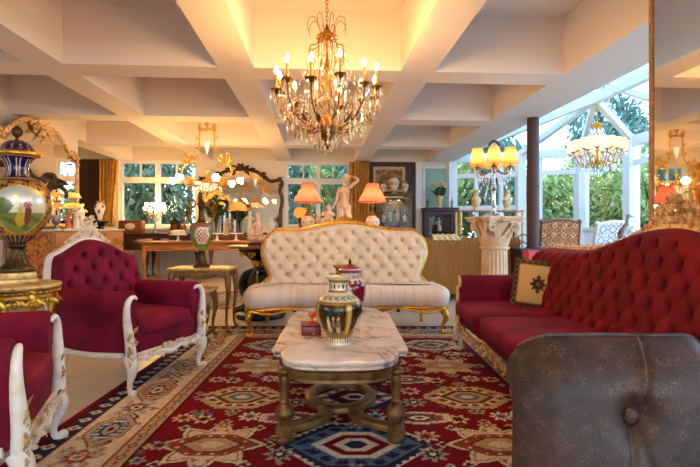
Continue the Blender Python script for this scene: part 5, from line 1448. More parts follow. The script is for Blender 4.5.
def small_lamp():
    t = thing('table_lamp', 'small two tier gilt lamp with glowing amber shades on the left sideboard', 'lamp')
    b = MB(); b.lathe([(.07, 0), (.07, .02), (.02, .05), (.015, .3), (.03, .32), (.012, .35), (.012, .62), (.02, .64), (.004, .68)], 16, 2); b.build('stem', 'brass', t)
    for z, r in ((.36, .17), (.54, .13)):
        b = MB(); n = 28; vs = [(rr*cos(2*PI*j/n), rr*sin(2*PI*j/n), z+h) for rr, h in ((r, 0), (r*.7, .07), (.03, .09)) for j in range(n)]
        b.add(vs, [(i*n+j, i*n+(j+1) % n, (i+1)*n+(j+1) % n, (i+1)*n+j) for i in range(2) for j in range(n)]); s = b.build('lamp_shade', 'amber', t)
        for j in range(3):
            a = j*2.1; k = MB(); k.ell((r*.45*cos(a), r*.45*sin(a), z+.02), (.011, .011, .016), 8, 5); k.build('bulb', 'lampbulb', s)
    return t
on_side(small_lamp(), 73, -4.25)

# ------------------------------------------------------------------ curtains
def curtain(label, x0, x1, y, z0, z1, folds, pinch, amp=.05):
    b = MB()
    def fn(u, v):
        k = 1-pinch*sin(PI*min(1, max(0, (v)))**1.5); c = x0 if pinch > 0 else (x0+x1)/2
        x = x0+(x1-x0)*u*k; a = 2*PI*folds*u + .5*sin(v*5+u*7)
        return (x, y+amp*sin(a)*(.6+.4*v)+.02*sin(a*2.3+v*3), z1+(z0-z1)*v)
    b.surf(fn, 90, 30); o = b.build('curtain', 'curtain', ang=80); m = o.modifiers.new('cloth', 'SOLIDIFY'); m.thickness = .006
    return tag(o, label, 'curtain')
curtain('long ochre curtain beside the left window, in front of the dark panel', -5.22, -4.78, YW-.2, .02, 2.74, 6, .25)
curtain('long brown gold curtain between the right window and the dark wall', .72, 1.20, YW-.2, .02, 2.74, 6, 0)

# ------------------------------------------------------------------ window side furniture
def desk():
    t = thing('writing_desk', 'dark mahogany desk with drawers standing below the left window', 'desk')
    x0, x1, y0, y1 = -5.0, -2.75, 10.85, 11.40
    b = MB(); b.rbox(x0, x1, y0, y1, .96, 1.0, .02, .008); b.build('desk_top', 'wooddark', t)
    b = MB(); b.rbox(x0+.04, x1-.04, y0+.04, y1-.04, .62, .96, .01, .004); b.build('body', 'wooddark', t)
    n = 4; w = (x1-x0-.08)/n
    for i in range(n):
        xa, xb = x0+.04+i*w+.02, x0+.04+(i+1)*w-.02; d = MB(); d.rbox(xa, xb, y0+.022, y0+.0395, .66, .93, .006, .002); o = d.build('drawer', 'wooddark', t)
        h = MB(); h.ell(((xa+xb)/2-.08, y0+.012, .80), .014, 8, 5); h.ell(((xa+xb)/2+.08, y0+.012, .80), .014, 8, 5); h.tube([((xa+xb)/2-.08, y0+.008, .80), ((xa+xb)/2, y0+.004, .77), ((xa+xb)/2+.08, y0+.008, .80)], .006, n=6, k=3); h.build('handle', 'brass', o)
    for x in (x0+.08, -3.95, x1-.08):
        for y in (y0+.08, y1-.08): l = MB(); cab_leg(l, x, y, .63, -1 if x < -4 else 1, -.5 if y < 11 else .3, .04, .03, .03); l.build('leg', 'wooddark', t)
    return t
desk(); ZD = 1.0
def radiator():
    t = thing('radiator', 'white ribbed radiator under the left window behind the desk', 'radiator'); b = MB(); x0, x1 = -4.75, -2.9
    for i in range(26): x = x0+(x1-x0)*(i+.5)/26; b.rbox(x-.028, x+.028, YW-.11, YW-.03, .12, .62, .012, .006)
    b.tube([(x0, YW-.07, .16), (x1, YW-.07, .16)], .02, n=8); b.tube([(x0, YW-.07, .58), (x1, YW-.07, .58)], .02, n=8); b.build('body', 'radiator', t)
    for x in (x0+.1, x1-.1): l = MB(); l.box(x-.02, x+.02, YW-.1, YW-.04, 0, .13); l.build('foot', 'radiator', t, sm=False)
    return t
radiator()
t = thing('display_box', 'dark wooden box with a white oval plate on the desk under the window', 'box')
b = MB(); b.rbox(-.27, .27, -.10, .10, 0, .30, .01, .004); b.build('body', 'wood', t)
b = MB(); b.lathe([(0, 0), (.10, 0), (.12, .008), (.10, .014), (0, .012)], 32, 1, sx=1., sy=.62, mx=Matrix.Translation((0, -.101, .16)) @ Matrix.Rotation(PI/2, 4, 'X')); b.build('oval_plate', 'porcelain', t)
put_at(t, at(132, 10.95, ZD), -YAW)
t = thing('mantel_clock', 'dark wooden cabinet clock on the desk beneath the right part of that window', 'clock')
b = MB(); b.rbox(-.14, .14, -.08, .08, 0, .03, .01, .004); b.rbox(-.11, .11, -.07, .07, .03, .26, .01, .004); b.rbox(-.13, .13, -.08, .08, .26, .29, .01, .004); b.prism([(-.1, .29), (.1, .29), (0, .36)], -.06, .06); b.build('case', 'wooddark', t)
b = MB(); b.lathe([(0, 0), (.06, 0), (.06, .006), (0, .006)], 24, mx=Matrix.Translation((0, -.0705, .15)) @ Matrix.Rotation(PI/2, 4, 'X')); b.build('dial', 'brass', t)
put_at(t, at(176, 11.0, ZD), -YAW)
put_at(jar('bottle', 'small dark bottle with gold stopper on the desk beside the cabinet clock', 'bottle', [(0, 0), (.05, 0), (.055, .02), (.055, .16), (.02, .21), (.018, .27), (.03, .28), (.03, .33), (0, .335)], 'brass'), at(184, 10.98, ZD))

# ------------------------------------------------------------------ chandeliers and crystal lamps
def drop_mesh(L=1., w=.32, n=6):
    b = MB(); vs = [(0, 0, 0)]+[(w*.5*cos(2*PI*j/n), w*.5*sin(2*PI*j/n)*.6, -.62) for j in range(n)]+[(w*.22*cos(2*PI*j/n), w*.22*sin(2*PI*j/n)*.6, -.18) for j in range(n)]+[(0, 0, -1)]
    fs = []
    for j in range(n):
        k = (j+1) % n; fs += [(0, 7+j, 7+k), (7+j, 1+j, 1+k, 7+k), (1+j, n*2+1, 1+k)]
    b.add(vs, fs); return b
DROP = drop_mesh(1., .38)
_me = {}
def crystals(t, pts, mat):
    """pts: (x, y, z, L) hanging points; the 100 nearest the viewer are parts of their own"""
    pts = sorted(pts, key=lambda p: p[1]-p[3]*6)
    if mat not in _me:
        o = DROP.build('crystal_drop', mat, t, sm=False); _me[mat] = o.data; first = o
    else: first = bpy.data.objects.new('crystal_drop', _me[mat]); COL.objects.link(first); first.parent = t
    for i, (x, y, z, L) in enumerate(pts[:100]):
        o = first if i == 0 else bpy.data.objects.new('crystal_drop', _me[mat])
        if i: COL.objects.link(o); o.parent = t
        o.location = (x, y, z); o.scale = (L, L, L); o.rotation_euler.z = R.random()*3
    if len(pts) > 100:
        b = MB()
        for (x, y, z, L) in pts[100:]:
            b.add(DROP.v, DROP.f, Matrix.Translation((x, y, z)) @ Matrix.Rotation(R.random()*3, 4, 'Z') @ Matrix.Scale(L, 4))
        o = b.build('crystal_drops', mat, t, sm=False); o['kind'] = 'stuff'
def strand(pts, P, Q, sag, n, L):
    for i in range(n):
        u = (i+.5)/n; pts.append((P[0]+(Q[0]-P[0])*u, P[1]+(Q[1]-P[1])*u, P[2]+(Q[2]-P[2])*u-sag*4*u*(1-u), L))
def pol(r, a, z): return (r*cos(a), r*sin(a), z)
def chain(b, z0, z1, s=.022):
    n = max(2, int((z1-z0)/(s*1.5)))
    for i in range(n):
        z = z0+(z1-z0)*(i+.5)/n; h = (z1-z0)/n*.62; e = (1, 0) if i % 2 else (0, 1)
        b.tube([(e[0]*s*.45*cos(a), e[1]*s*.45*cos(a), z+h*sin(a)) for a in [2*PI*k/8 for k in range(8)]], .0035, n=5, closed=True)

def main_chandelier():
    t = thing('chandelier', 'large gilt and crystal candle chandelier hanging above the marble coffee table', 'chandelier')
    up = TOP-2.21
    b = MB(); b.lathe([(.002, -.46), (.015, -.45), (.03, -.42), (.018, -.40), (.05, -.36), (.075, -.30), (.06, -.24), (.03, -.20), (.022, -.12), (.035, -.06), (.018, 0), (.015, .15), (.028, .2), (.014, .26), (.012, .40), (.09, .45), (.06, .48), (.02, .52), (.012, .56)], 24, 3); chain(b, .56, up-.02); b.lathe([(.012, up-.05), (.05, up-.03), (.06, up-.004), (.06, up)], 20, 1); b.build('stem', 'brass', t)
    for i in range(8):
        a = 2*PI*i/8+.2; c = MB()
        c.tube([(*pol(.03, a, .47), .005), (*pol(.06, a, .45), .005), (*pol(.09, a, .39), .005), (*pol(.14, a, .37), .005), (*pol(.145, a, .28), .0045), (*pol(.115, a, .20), .0045), (*pol(.14, a, .08), .0045), (*pol(.10, a, -.06), .005), (*pol(.04, a, -.12), .005)], n=6, k=4)
        c.tube([(*pol(.05, a, .46), .0035), (*pol(.075, a, .56), .0035), (*pol(.11, a, .61), .003), (*pol(.155, a, .585), .003), (*pol(.165, a, .52), .0025), (*pol(.15, a, .48), .002)], n=5, k=4); c.build('cage_rib', 'brass', t)
    P = []
    N = 12
    for i in range(N):
        a = 2*PI*i/N+.12; r = .412; zb = (.0, .03)[i % 2]
        m = MB(); m.tube([(*pol(.04, a, -.22), .007), (*pol(.13, a, -.30), .007), (*pol(.27, a, -.27), .006), (*pol(.38, a, -.16), .006), (*pol(r, a, zb-.03), .007)], n=7, k=4)
        m.scroll(pol(.24, a, -.17), .055, (cos(a), sin(a), 0), (0, 0, 1), 1.3, .007, n=5); m.leaf(pol(.2, a, -.27), (cos(a), sin(a), .4), (0, 0, 1), .09, .016)
        m.lathe([(.01, zb-.035), (.03, zb-.02), (.046, zb-.008), (.048, zb), (.02, zb-.004)], 14, 1, c=(r*cos(a), r*sin(a), 0)); ar = m.build('arm', 'brass', t)
        c = MB(); c.lathe([(.013, zb-.004), (.014, zb+.03), (.011, zb+.04), (.011, zb+.12)], 10, 1, c=(r*cos(a), r*sin(a), 0)); c.build('candle', 'candle', ar)
        k = MB(); k.lathe([(.006, zb+.12), (.0135, zb+.138), (.012, zb+.155), (.004, zb+.18), (.001, zb+.185)], 8, 2, c=(r*cos(a), r*sin(a), 0)); k.build('bulb', 'bulb', ar)
        for j in range(6): q = j*PI/3; P.append((r*cos(a)+.044*cos(q), r*sin(a)+.044*sin(q), zb-.012, .085))
        a2 = a+2*PI/N
        strand(P, pol(r, a, -.02), pol(r, a2, -.02), .09, 6, .055)
        strand(P, pol(.16, a, .30), pol(r*.95, a, .03), .10, 8, .042); strand(P, pol(.06, a, .46), pol(.16, a, .12), .02, 6, .045)
        P.append((*pol(.36, a+.26, -.15), .10)); P.append((*pol(.32, a, -.23), .10)); P.append((*pol(.40, a+.13, -.10), .10)); P.append((*pol(.38, a+.4, -.13), .09))
    for (r, z, n, L) in ((.39, -.07, 30, .10), (.35, -.15, 30, .11), (.29, -.25, 26, .105), (.23, -.29, 22, .09), (.17, -.32, 16, .09), (.10, -.37, 10, .085), (.04, -.42, 5, .08), (.15, .34, 14, .06), (.13, .14, 14, .07), (.15, .02, 14, .075), (.18, -.08, 16, .08), (.06, .48, 8, .06)):
        for j in range(n): P.append((*pol(r, 2*PI*j/n+r*9, z), L))
    P.append((0, 0, -.455, .06)); crystals(t, P, 'crystal'); return t
put_at(main_chandelier(), at(327, 3.82, 2.21), .1)

def gas_chandelier():
    t = thing('chandelier', 'gilt scroll arm chandelier with frosted tulip lights above the dining table', 'chandelier')
    b = MB(); b.lathe([(.01, TOP-2.0-.06), (.04, TOP-2.0-.03), (.05, TOP-2.001)], 16); b.tube([(0, 0, .86), (0, 0, TOP-2.02)], .007, n=8)
    b.tube([(-.14, 0, .84, .016), (0, 0, .88, .02), (.14, 0, .84, .016)], n=8, k=3)
    for x, h in ((-.13, .93), (0, 1.0), (.13, .93)): b.lathe([(.012, .84), (.03, .87), (.015, .90), (.04, h-.03), (.045, h-.015), (.015, h+.0), (.022, h+.02), (.002, h+.05)], 12, 2, c=(x, 0, 0))
    b.build('stem', 'giltbrass', t); b = MB()
    b.lathe([(.002, -.30), (.02, -.27), (.04, -.22), (.02, -.19), (.07, -.13), (.09, -.08), (.04, -.02), (.02, .04), (.018, .1), (.03, .14), (.002, .2)], 20, 3); b.build('hub', 'giltbrass', t)
    for sg in (-1, 1):
        c = MB(); c.tube([(sg*.13, 0, .86, .014), (sg*.135, 0, .60, .013), (sg*.15, 0, .46, .014), (sg*.24, 0, .32, .014), (sg*.38, 0, .24, .013), (sg*.44, 0, .10, .012), (sg*.30, 0, -.02, .012), (sg*.06, 0, -.06, .012)], n=8, k=4)
        c.scroll((sg*.36, 0, .34), .08, (sg, 0, 0), (0, 0, 1), 1.4, .012); c.scroll((sg*.22, 0, .22), .06, (sg, 0, 0), (0, 0, 1), 1.4, .010)
        for (x, z, d, s) in ((.24, .32, (.2, 1), .16), (.36, .26, (.5, 1), .17), (.42, .14, (1, .4), .13), (.15, .5, (1, .6), .11), (.14, .7, (1, .3), .09), (.36, .38, (.1, 1), .12)): c.leaf((sg*x, 0, z), (sg*d[0], 0, d[1]), (0, -1, 0), s*.7, s*.13); c.scroll((sg*(x+.04), 0, z+.03), s*.28, (sg, 0, 0), (0, 0, 1), 1.3, s*.045)
        c.rosette((sg*.30, -.02, .28), .05, (0, -1, 0)); c.build('scroll_frame', 'giltbrass', t)
    P = []
    for i in range(6):
        a = PI/3*i; m = MB(); m.tube([(*pol(.06, a, -.08), .012), (*pol(.2, a, -.14), .012), (*pol(.36, a, -.12), .011), (*pol(.48, a, -.02), .010), (*pol(.53, a, -.05), .012)], n=7, k=4)
        m.leaf(pol(.3, a, -.12), (cos(a), sin(a), .5), (0, 0, 1), .14, .03); m.scroll(pol(.28, a, -.04), .06, (cos(a), sin(a), 0), (0, 0, 1), 1.3, .009); ar = m.build('arm', 'giltbrass', t)
        d = Vector((cos(a), sin(a), -.15)).normalized(); q = d.to_track_quat('Z', 'Y').to_matrix().to_4x4()
        k = MB(); k.lathe([(.018, 0), (.035, .02), (.04, .05), (.045, .075), (.062, .10), (.045, .095), (.03, .06), (.001, .03)], 16, 2, mod=lambda a_, z: 1+(.10*cos(6*a_) if z > .07 else 0), mx=Matrix.Translation(pol(.53, a, -.03)) @ q); k.build('tulip_shade', 'tulip', ar)
        strand(P, pol(.30, a, -.14), pol(.30, a+PI/3, -.14), .05, 6, .05)
    for (r, z, n, L) in ((.22, -.10, 24, .09), (.17, -.14, 18, .09), (.10, -.19, 12, .08)):
        for j in range(n): P.append((*pol(r, 2*PI*j/n, z), L))
    g = MB(); g.lathe([(.002, .42), (.010, .44), (.032, .53), (.045, .60), (.038, .64), (.015, .66)], 20, 2); g.build('glass_cone', 'amberglass', t)
    g = MB(); g.lathe([(.001, -.24), (.08, -.22), (.15, -.17), (.19, -.12), (.18, -.10), (.14, -.10), (.001, -.14)], 28, 2); g.build('bead_bowl', 'amberglass', t)
    crystals(t, P, 'crystal'); return t
mt['amberglass'] = emit('lit_amber_cone', (1, .78, .45), 1.0)
put_at(gas_chandelier(), at(207, 8.3, 2.0), -YAW)

def conservatory_chandelier():
    t = thing('chandelier', 'crystal chandelier with glowing white glass shades hanging in the conservatory', 'chandelier')
    up = 3.42-2.58
    b = MB(); b.lathe([(.002, -.42), (.03, -.38), (.015, -.35), (.06, -.28), (.08, -.22), (.05, -.16), (.025, -.1), (.04, 0), (.02, .08), (.03, .2), (.06, .26), (.02, .31), (.10, .40), (.11, .43), (.03, .45), (.015, .48)], 24, 3); chain(b, .48, up, .03); b.build('stem', 'giltbrass', t)
    P = []; N = 18
    for i in range(N):
        a = 2*PI*i/N; r = .44 if i % 2 else .32; zb = -.08 if i % 2 else -.03
        m = MB(); m.tube([(*pol(.05, a, -.2), .012), (*pol(.2, a, -.33), .012), (*pol(r*.75, a, -.30), .010), (*pol(r, a, zb-.02), .010)], n=7, k=4); m.lathe([(.012, zb-.03), (.045, zb-.012), (.05, zb)], 12, c=pol(r, a, 0)); ar = m.build('arm', 'giltbrass', t)
        k = MB(); k.lathe([(.02, zb), (.05, zb+.03), (.064, zb+.08), (.06, zb+.13), (.075, zb+.18), (.06, zb+.175), (.05, zb+.08), (.001, zb+.03)], 16, 2, c=pol(r, a, 0)); k.build('glass_shade', 'shadelit', ar)
        for j in range(4): q = j*PI/2; P.append((r*cos(a)+.045*cos(q), r*sin(a)+.045*sin(q), zb-.01, .08))
        strand(P, pol(.08, a, .38), pol(r*.5, a, .06), .06, 5, .05)
    for (r, z, n, L) in ((.30, -.32, 20, .1), (.18, -.36, 14, .1), (.08, -.42, 8, .1), (.10, .36, 10, .12), (.14, .26, 14, .13), (.19, .16, 16, .13), (.34, -.20, 22, .1)):
        for j in range(n): P.append((*pol(r, 2*PI*j/n, z), L))
    crystals(t, P, 'crystalclear'); return t
put_at(conservatory_chandelier(), at(597, 8.5, 2.58))

def column_lamp():
    t = thing('crystal_lamp', 'crystal candelabra lamp with amber fabric shades standing on the column pedestal', 'lamp')
    b = MB(); b.lathe([(.12, 0), (.125, .012), (.10, .03), (.05, .05), (.03, .07), (.045, .10), (.03, .13), (.022, .2), (.028, .3), (.04, .34), (.022, .38), (.02, .5), (.035, .54), (.02, .58), (.014, .62)], 16, 2); b.build('glass_stem', 'crystalclear', t, sm=False)
    b = MB(); b.lathe([(.012, .0), (.012, .6), (.03, .62), (.012, .66), (.01, .70)], 10); b.build('core_rod', 'brass', t)
    b = MB(); b.tube([(.062*cos(a), -.02, .80+.085*sin(a)) for a in [2*PI*k/20 for k in range(20)]], .014, n=8, closed=True, up=(0, 1, 0)); b.tube([(0, -.01, .68), (0, -.02, .72)], .01, n=6); m_ = b.build('medallion_frame', 'bronze', t)
    b = MB(); b.ell((0, -.02, .80), (.058, .012, .08), 20, 10); b.build('medallion_glass', 'crystalclear', m_)
    P = []
    for i in range(6):
        a = PI/3*i+.25; r = .21; m = MB(); m.tube([(*pol(.015, a, .60), .007), (*pol(.08, a, .52), .007), (*pol(.16, a, .50), .007), (*pol(r, a, .56), .008)], n=6, k=4); m.lathe([(.008, .55), (.032, .565), (.034, .575)], 10, c=pol(r, a, 0)); m.lathe([(.009, .57), (.009, .66)], 8, c=pol(r, a, 0)); ar = m.build('arm', 'brass', t)
        n = 22; s = MB(); c = pol(r, a, 0); s.add([(c[0]+rr*cos(2*PI*j/n), c[1]+rr*sin(2*PI*j/n), z) for rr, z in ((.092, .60), (.058, .79)) for j in range(n)], [(j, (j+1) % n, n+(j+1) % n, n+j) for j in range(n)]); sh = s.build('lamp_shade', 'amber', ar)
        k = MB(); k.ell((c[0], c[1], .685), (.016, .016, .028), 8, 5); k.build('bulb', 'lampbulb', ar)
        for j in range(4): q = j*PI/2; P.append((c[0]+.03*cos(q), c[1]+.03*sin(q), .56, .07))
        for j in range(5): P.append((*pol(.06+.03*j, a, .50-.02*abs(j-2)), .08))
        for j in range(6): P.append((*pol(.10+.02*j, a+.5, .46-.045*j), .06))
        strand(P, pol(r, a, .55), pol(r, a+PI/3, .55), .10, 5, .06)
    crystals(t, P, 'crystalclear'); return t
put_at(column_lamp(), (colp.location.x-.01, colp.location.y, 1.246), -YAW)

def candelabra():
    t = thing('candelabra', 'crystal table candelabra with warm lights on the desk before the left window', 'lamp')
    b = MB(); b.lathe([(.10, 0), (.10, .015), (.04, .04), (.02, .08), (.03, .2), (.018, .3), (.03, .42), (.015, .5), (.02, .62), (.003, .7)], 16, 2); b.build('glass_stem', 'crystalclear', t, sm=False)
    P = []
    for i in range(8):
        a = 2*PI*i/8; r = .24 if i % 2 else .19; zb = .52 if i % 2 else .62; m = MB(); m.tube([(*pol(.015, a, .46), .007), (*pol(.1, a, .40), .007), (*pol(r, a, zb), .007)], n=6, k=4); m.lathe([(.01, zb), (.035, zb+.012)], 10, c=pol(r, a, 0)); ar = m.build('arm', 'brass', t)
        k = MB(); k.lathe([(.01, zb+.012), (.03, zb+.03), (.036, zb+.07), (.028, zb+.09), (.001, zb+.08)], 10, 2, c=pol(r, a, 0)); k.build('glass_shade', 'tulip', ar)
        for j in range(4): q = j*PI/2; P.append((r*cos(a)+.03*cos(q), r*sin(a)+.03*sin(q), zb, .08))
        strand(P, pol(r, a, zb), pol(.06, a, .34), .05, 5, .07)
    crystals(t, P, 'crystalclear'); return t
put_at(candelabra(), at(155, 10.98, ZD))

# ------------------------------------------------------------------ dining table
def dining():
    t = thing('dining_table', 'long light walnut dining table with curved legs below the gilt chandelier', 'table')
    x0, x1, y0, y1, H = -3.66, -1.18, 9.62, 10.62, .84
    b = MB(); o = rrect(x1-x0, y1-y0, .06, 5, (x0+x1)/2, (y0+y1)/2); b.rings(o, [(-.012, H-.04), (0, H-.034), (.006, H-.02), (0, H-.006), (-.01, H)]); b.build('tabletop', 'wood', t)
    b = MB(); o = rrect(x1-x0-.1, y1-y0-.1, .04, 4, (x0+x1)/2, (y0+y1)/2); b.rings(o, [(0, H-.15), (.004, H-.14), (0, H-.04)])
    pts = []
    for i in range(41): x = x0+.1+(x1-x0-.2)*i/40; pts.append((x, y0+.045, H-.15-.03*abs(sin((x-x0)*3.8)), .014))
    b.tube(pts, n=6); b.build('apron', 'woodlight', t)
    for x in (x0+.12, (x0+x1)/2, x1-.12):
        for y in (y0+.1, y1-.1): l = MB(); cab_leg(l, x, y, H-.08, (1 if x > -2.0 else -1) if abs(x+2.42) > .2 else .1, -1 if y < 10 else 1, .05, .036, .05); l.build('leg', 'woodlight', t)
    return t
dining(); ZT = .84
b = MB(); b.rbox(-.42, .42, -.2, .2, 0, .012, .02, .004); o = b.build('table_runner', 'linen'); put_at(o, at(158, 9.95, ZT+.001), -YAW); tag(o, 'pinkish cloth lying on the dining table near the desk window', 'cloth')
b = MB(); b.rbox(-.55, .55, -.2, .2, 0, .012, .02, .004); o = b.build('table_runner', 'linen'); put_at(o, at(232, 9.9, ZT+.001), -YAW); tag(o, 'pinkish cloth on the dining table under the cake stands by the mirror', 'cloth')
def cakestand(label, r, h):
    t = thing('cake_stand', label, 'cake stand', group='white cake stands')
    b = MB(); b.lathe([(r*.45, 0), (r*.45, .01), (.03, .03), (.022, h-.03), (.04, h-.02), (r*.9, h-.012), (r, h), (r*.98, h+.012), (r*.9, h), (0, h-.004)], 32, 2); b.build('body', 'porcelain', t); return t
put_at(cakestand('white cake stand on the dining table nearest the desk clock', .19, .14), at(178, 9.9, ZT))
put_at(cakestand('white cake stand on the pinkish cloth, just beside the green vase', .15, .15), at(217, 9.9, ZT+.013))
put_at(cakestand('white cake stand on the pinkish cloth, beside the white seated figure', .17, .15), at(236, 9.9, ZT+.013))
def cake():
    t = thing('dish_cover', 'cream domed dish on the white cake stand nearest the desk clock', 'dish'); b = MB(); b.lathe([(.15, 0), (.155, .01), (.15, .06), (.12, .085), (.04, .095), (0, .095)], 32, 2); b.build('body', 'satin', t); return t
put_at(cake(), at(178, 9.9, ZT+.15))
def plates(px, d, label, r=.09, z=None):
    t = thing('dish', label, 'dish', group='dishes on the dining table'); b = MB(); b.lathe([(0, 0), (r*.5, 0), (r*.6, .01), (r, .03), (r*.97, .036), (r*.5, .016), (0, .014)], 28, 2); b.build('body', 'porcelain', t); put_at(t, at(px, d, (z or ZT+.001)))
plates(142, 9.85, 'white dish on the dining table corner nearest the sideboard', .10, ZT+.002); plates(195, 9.85, 'small white dish on the dining table behind the green vase', .08, ZT+.002); plates(149, 9.98, 'white dish lying on the pinkish cloth before the desk', .08, ZT+.014); plates(165, 9.98, 'second white dish on the pinkish cloth, nearer the cake stand', .09, ZT+.014)
def bouquet(label, h, w, mat, seed, vasemat, cat='flowers', nfl=26):
    q = random.Random(seed); t = thing('flower_bouquet', label, cat)
    b = MB(); b.lathe([(.06, 0), (.065, .01), (.05, h*.12), (.075, h*.3), (.085, h*.42), (.08, h*.46), (.07, h*.42), (0, h*.1)], 24, 3); b.build('vase', vasemat, t)
    s = MB()
    for i in range(nfl+12):
        a = q.uniform(0, 2*PI); r = w*q.uniform(.2, 1); z = h*q.uniform(.5, .85); s.tube([(0, 0, h*.12, .004), (r*.2*cos(a), r*.2*sin(a), h*.45, .004), (r*cos(a)*.8, r*sin(a)*.8, z, .003)], n=4, k=3)
        for k in range(9):
            u = q.uniform(.5, 1.05); d = Vector((cos(a+q.uniform(-1, 1)), sin(a+q.uniform(-1, 1)), q.uniform(-.5, .7))); s.leaf((r*u*.8*cos(a), r*u*.8*sin(a), h*.4+(z-h*.4)*u), d, (0, 0, 1), w*.32, w*.075, .2)
    s.build('foliage', 'stem', t)
    for i in range(nfl):
        a = q.uniform(0, 2*PI); r = w*q.random()**.5; z = h*(1.0-.28*(r/w)**2)+q.uniform(-.02, .03); f = MB(); f.rosette((r*cos(a), r*sin(a), z), w*.21, (cos(a)*.5, sin(a)*.5, 1), 6); f.ell((r*cos(a), r*sin(a), z+w*.03), w*.09, 7, 4); f.build('bloom', mat, t)
    return t
put_at(bouquet('bouquet of yellow roses with green foliage in a glass vase on the dining table', 1.06, .35, 'flowery', 4, 'vitglass'), at(216, 9.95, ZT+.015))

# sideboard below the back mirror
put_at(console('walnut console table under the dark framed mirror on the back wall', 1.9, .36, .95, 'wood'), (-1.9, YW-.26, 0), 0); ZK = .95
def mushroom():
    t = thing('table_lamp', 'dome shaded table lamp on the console under the dark framed mirror', 'lamp')
    b = MB(); b.lathe([(.10, 0), (.10, .02), (.02, .05), (.016, .62), (.03, .64), (.004, .70)], 16, 2); b.build('stem', 'bronze', t)
    b = MB(); n = 36; vs = [(rr*cos(2*PI*j/n), rr*sin(2*PI*j/n), z) for rr, z in ((.21, .60), (.20, .66), (.155, .74), (.08, .79), (.02, .81)) for j in range(n)]; b.add(vs, [(i*n+j, i*n+(j+1) % n, (i+1)*n+(j+1) % n, (i+1)*n+j) for i in range(4) for j in range(n)]); s = b.build('lamp_shade', 'amber', t)
    k = MB(); k.ell((.05, 0, .66), (.02, .02, .026), 8, 6); k.build('bulb', 'lampbulb', t); return t
put_at(mushroom(), at(237, 11.2, ZK))
put_at(figurine('figurine', 'white winged figurine on the console beside the dome shaded lamp', .60, 'porcelain', 21), at(251, 11.15, ZK))
put_at(figurine('figurine', 'small brown figurine on the console behind the yellow roses', .42, 'goldpale', 22), at(226, 11.15, ZK))
put_at(jar('vase', 'slim white vase on the console beside the settee shoulder, under the mirror edge', 'vase', [(0, 0), (.06, 0), (.06, .01), (.03, .05), (.08, .2), (.07, .3), (.03, .36), (.05, .42), (.045, .42), (0, .36)], 'porcelain'), at(272, 11.15, ZK))

# ------------------------------------------------------------------ gilt vitrine, painting and vases
mt['cabinetlight'] = emit('cabinet_light', (1, .78, .5), 14)
def vitrine(label, w, h, d, mat, arched, legs):
    t = thing('display_cabinet', label, 'cabinet'); z0 = legs
    b = MB(); b.rbox(-w/2, w/2, -d/2, d/2, z0, z0+.08, .02, .006); b.rbox(-w/2-.02, w/2+.02, -d/2-.02, d/2, h-.09, h-.03, .02, .01); b.rbox(-w/2-.035, w/2+.035, -d/2-.035, d/2, h-.03, h, .02, .008); b.box(-w/2, w/2, d/2-.02, d/2, z0+.08, h-.09)
    for sx in (-1, 1):
        for sy in (-1, 1): x = sx*(w/2-.03); y = sy*(d/2-.03); b.box(x-.03, x+.03, y-.03, y+.03, z0+.08, h-.09)
    b.build('carcass', mat, t)
    f = MB(); y = -d/2-.002; a0, a1 = -w/2+.05, w/2-.05; za, zb = z0+.1, h-.1
    f.box(a0, a0+.045, y-.02, y, za, zb); f.box(a1-.045, a1, y-.02, y, za, zb); f.box(a0+.045, a1-.045, y-.02, y, za, za+.06)
    if arched:
        n = 14; top = [(a1-.045, zb)] + [(a0+.045, zb)] + [(a0+.045+(a1-a0-.09)*i/n, zb-.19+.12*sin(PI*i/n)+.02*cos(6*PI*i/n)) for i in range(n+1)]
        f.prism(top, y-.02, y)
        for i in range(5):
            x = a0+.1+(a1-a0-.2)*i/4; f.leaf((x, y-.025, zb-.09+.06*sin(PI*i/4)), (1 if i > 2 else -1, 0, -.4), (0, -1, 0), .12, .028); f.scroll((x, y-.025, zb-.12+.08*sin(PI*i/4)), .04, (1, 0, 0), (0, 0, 1), 1.3, .010)
    else: f.box(a0+.045, a1-.045, y-.02, y, zb-.06, zb); f.box(-.012, .012, y-.018, y, za+.06, zb-.06)
    do = f.build('door', mat, t); g = MB(); g.box(a0+.045, a1-.045, y-.008, y-.005, za+.06, zb-.06); g.build('pane', 'vitglass', do, sm=False)
    n = 3
    for i in range(n): s = MB(); z = z0+.09+(h-z0-.3)*(i+.02)/n+.0; s.box(-w/2+.03, w/2-.03, -d/2+.03, d/2-.022, z, z+.015); s.build('shelf', mat, t, sm=False)
    for sx in (-1, 1):
        for sy in (-1, 1): l = MB(); x, y = sx*(w/2-.05), sy*(d/2-.05); l.tube([(x, y, z0+.01, .03), (x, y, z0*.5, .022), (x, y, 0, .028)], n=10, k=2); l.build('leg', mat, t)
    return t, [z0+.09+(h-z0-.3)*(i+.02)/n+.016 for i in range(n)]
mt['vitgold'] = M('olive_gilt_cabinet', C('7a6236'), .5, .3, col2=C('4a3a1e'), nscale=10, bump=.1)
v1, sh1 = vitrine('tall olive gilt display cabinet with arched glass door before the dark wall', .84, 1.96, .40, 'vitgold', True, .16); v1.location = (1.80, 11.33, 0)
k_ = MB(); k_.rbox(-.25, .25, -.03, .03, 1.80, 1.83, .01, .004); k_.build('cabinet_light', 'cabinetlight', v1)
v2, sh2 = vitrine('dark wood glass display cabinet standing under the green wall panel', .80, 1.62, .38, 'wooddark', False, .18); v2.location = (2.93, 11.30, 0)
names = ['blue and white jar', 'cream jar', 'white jar with gold foot', 'pink jar']
q = random.Random(6); k = 0
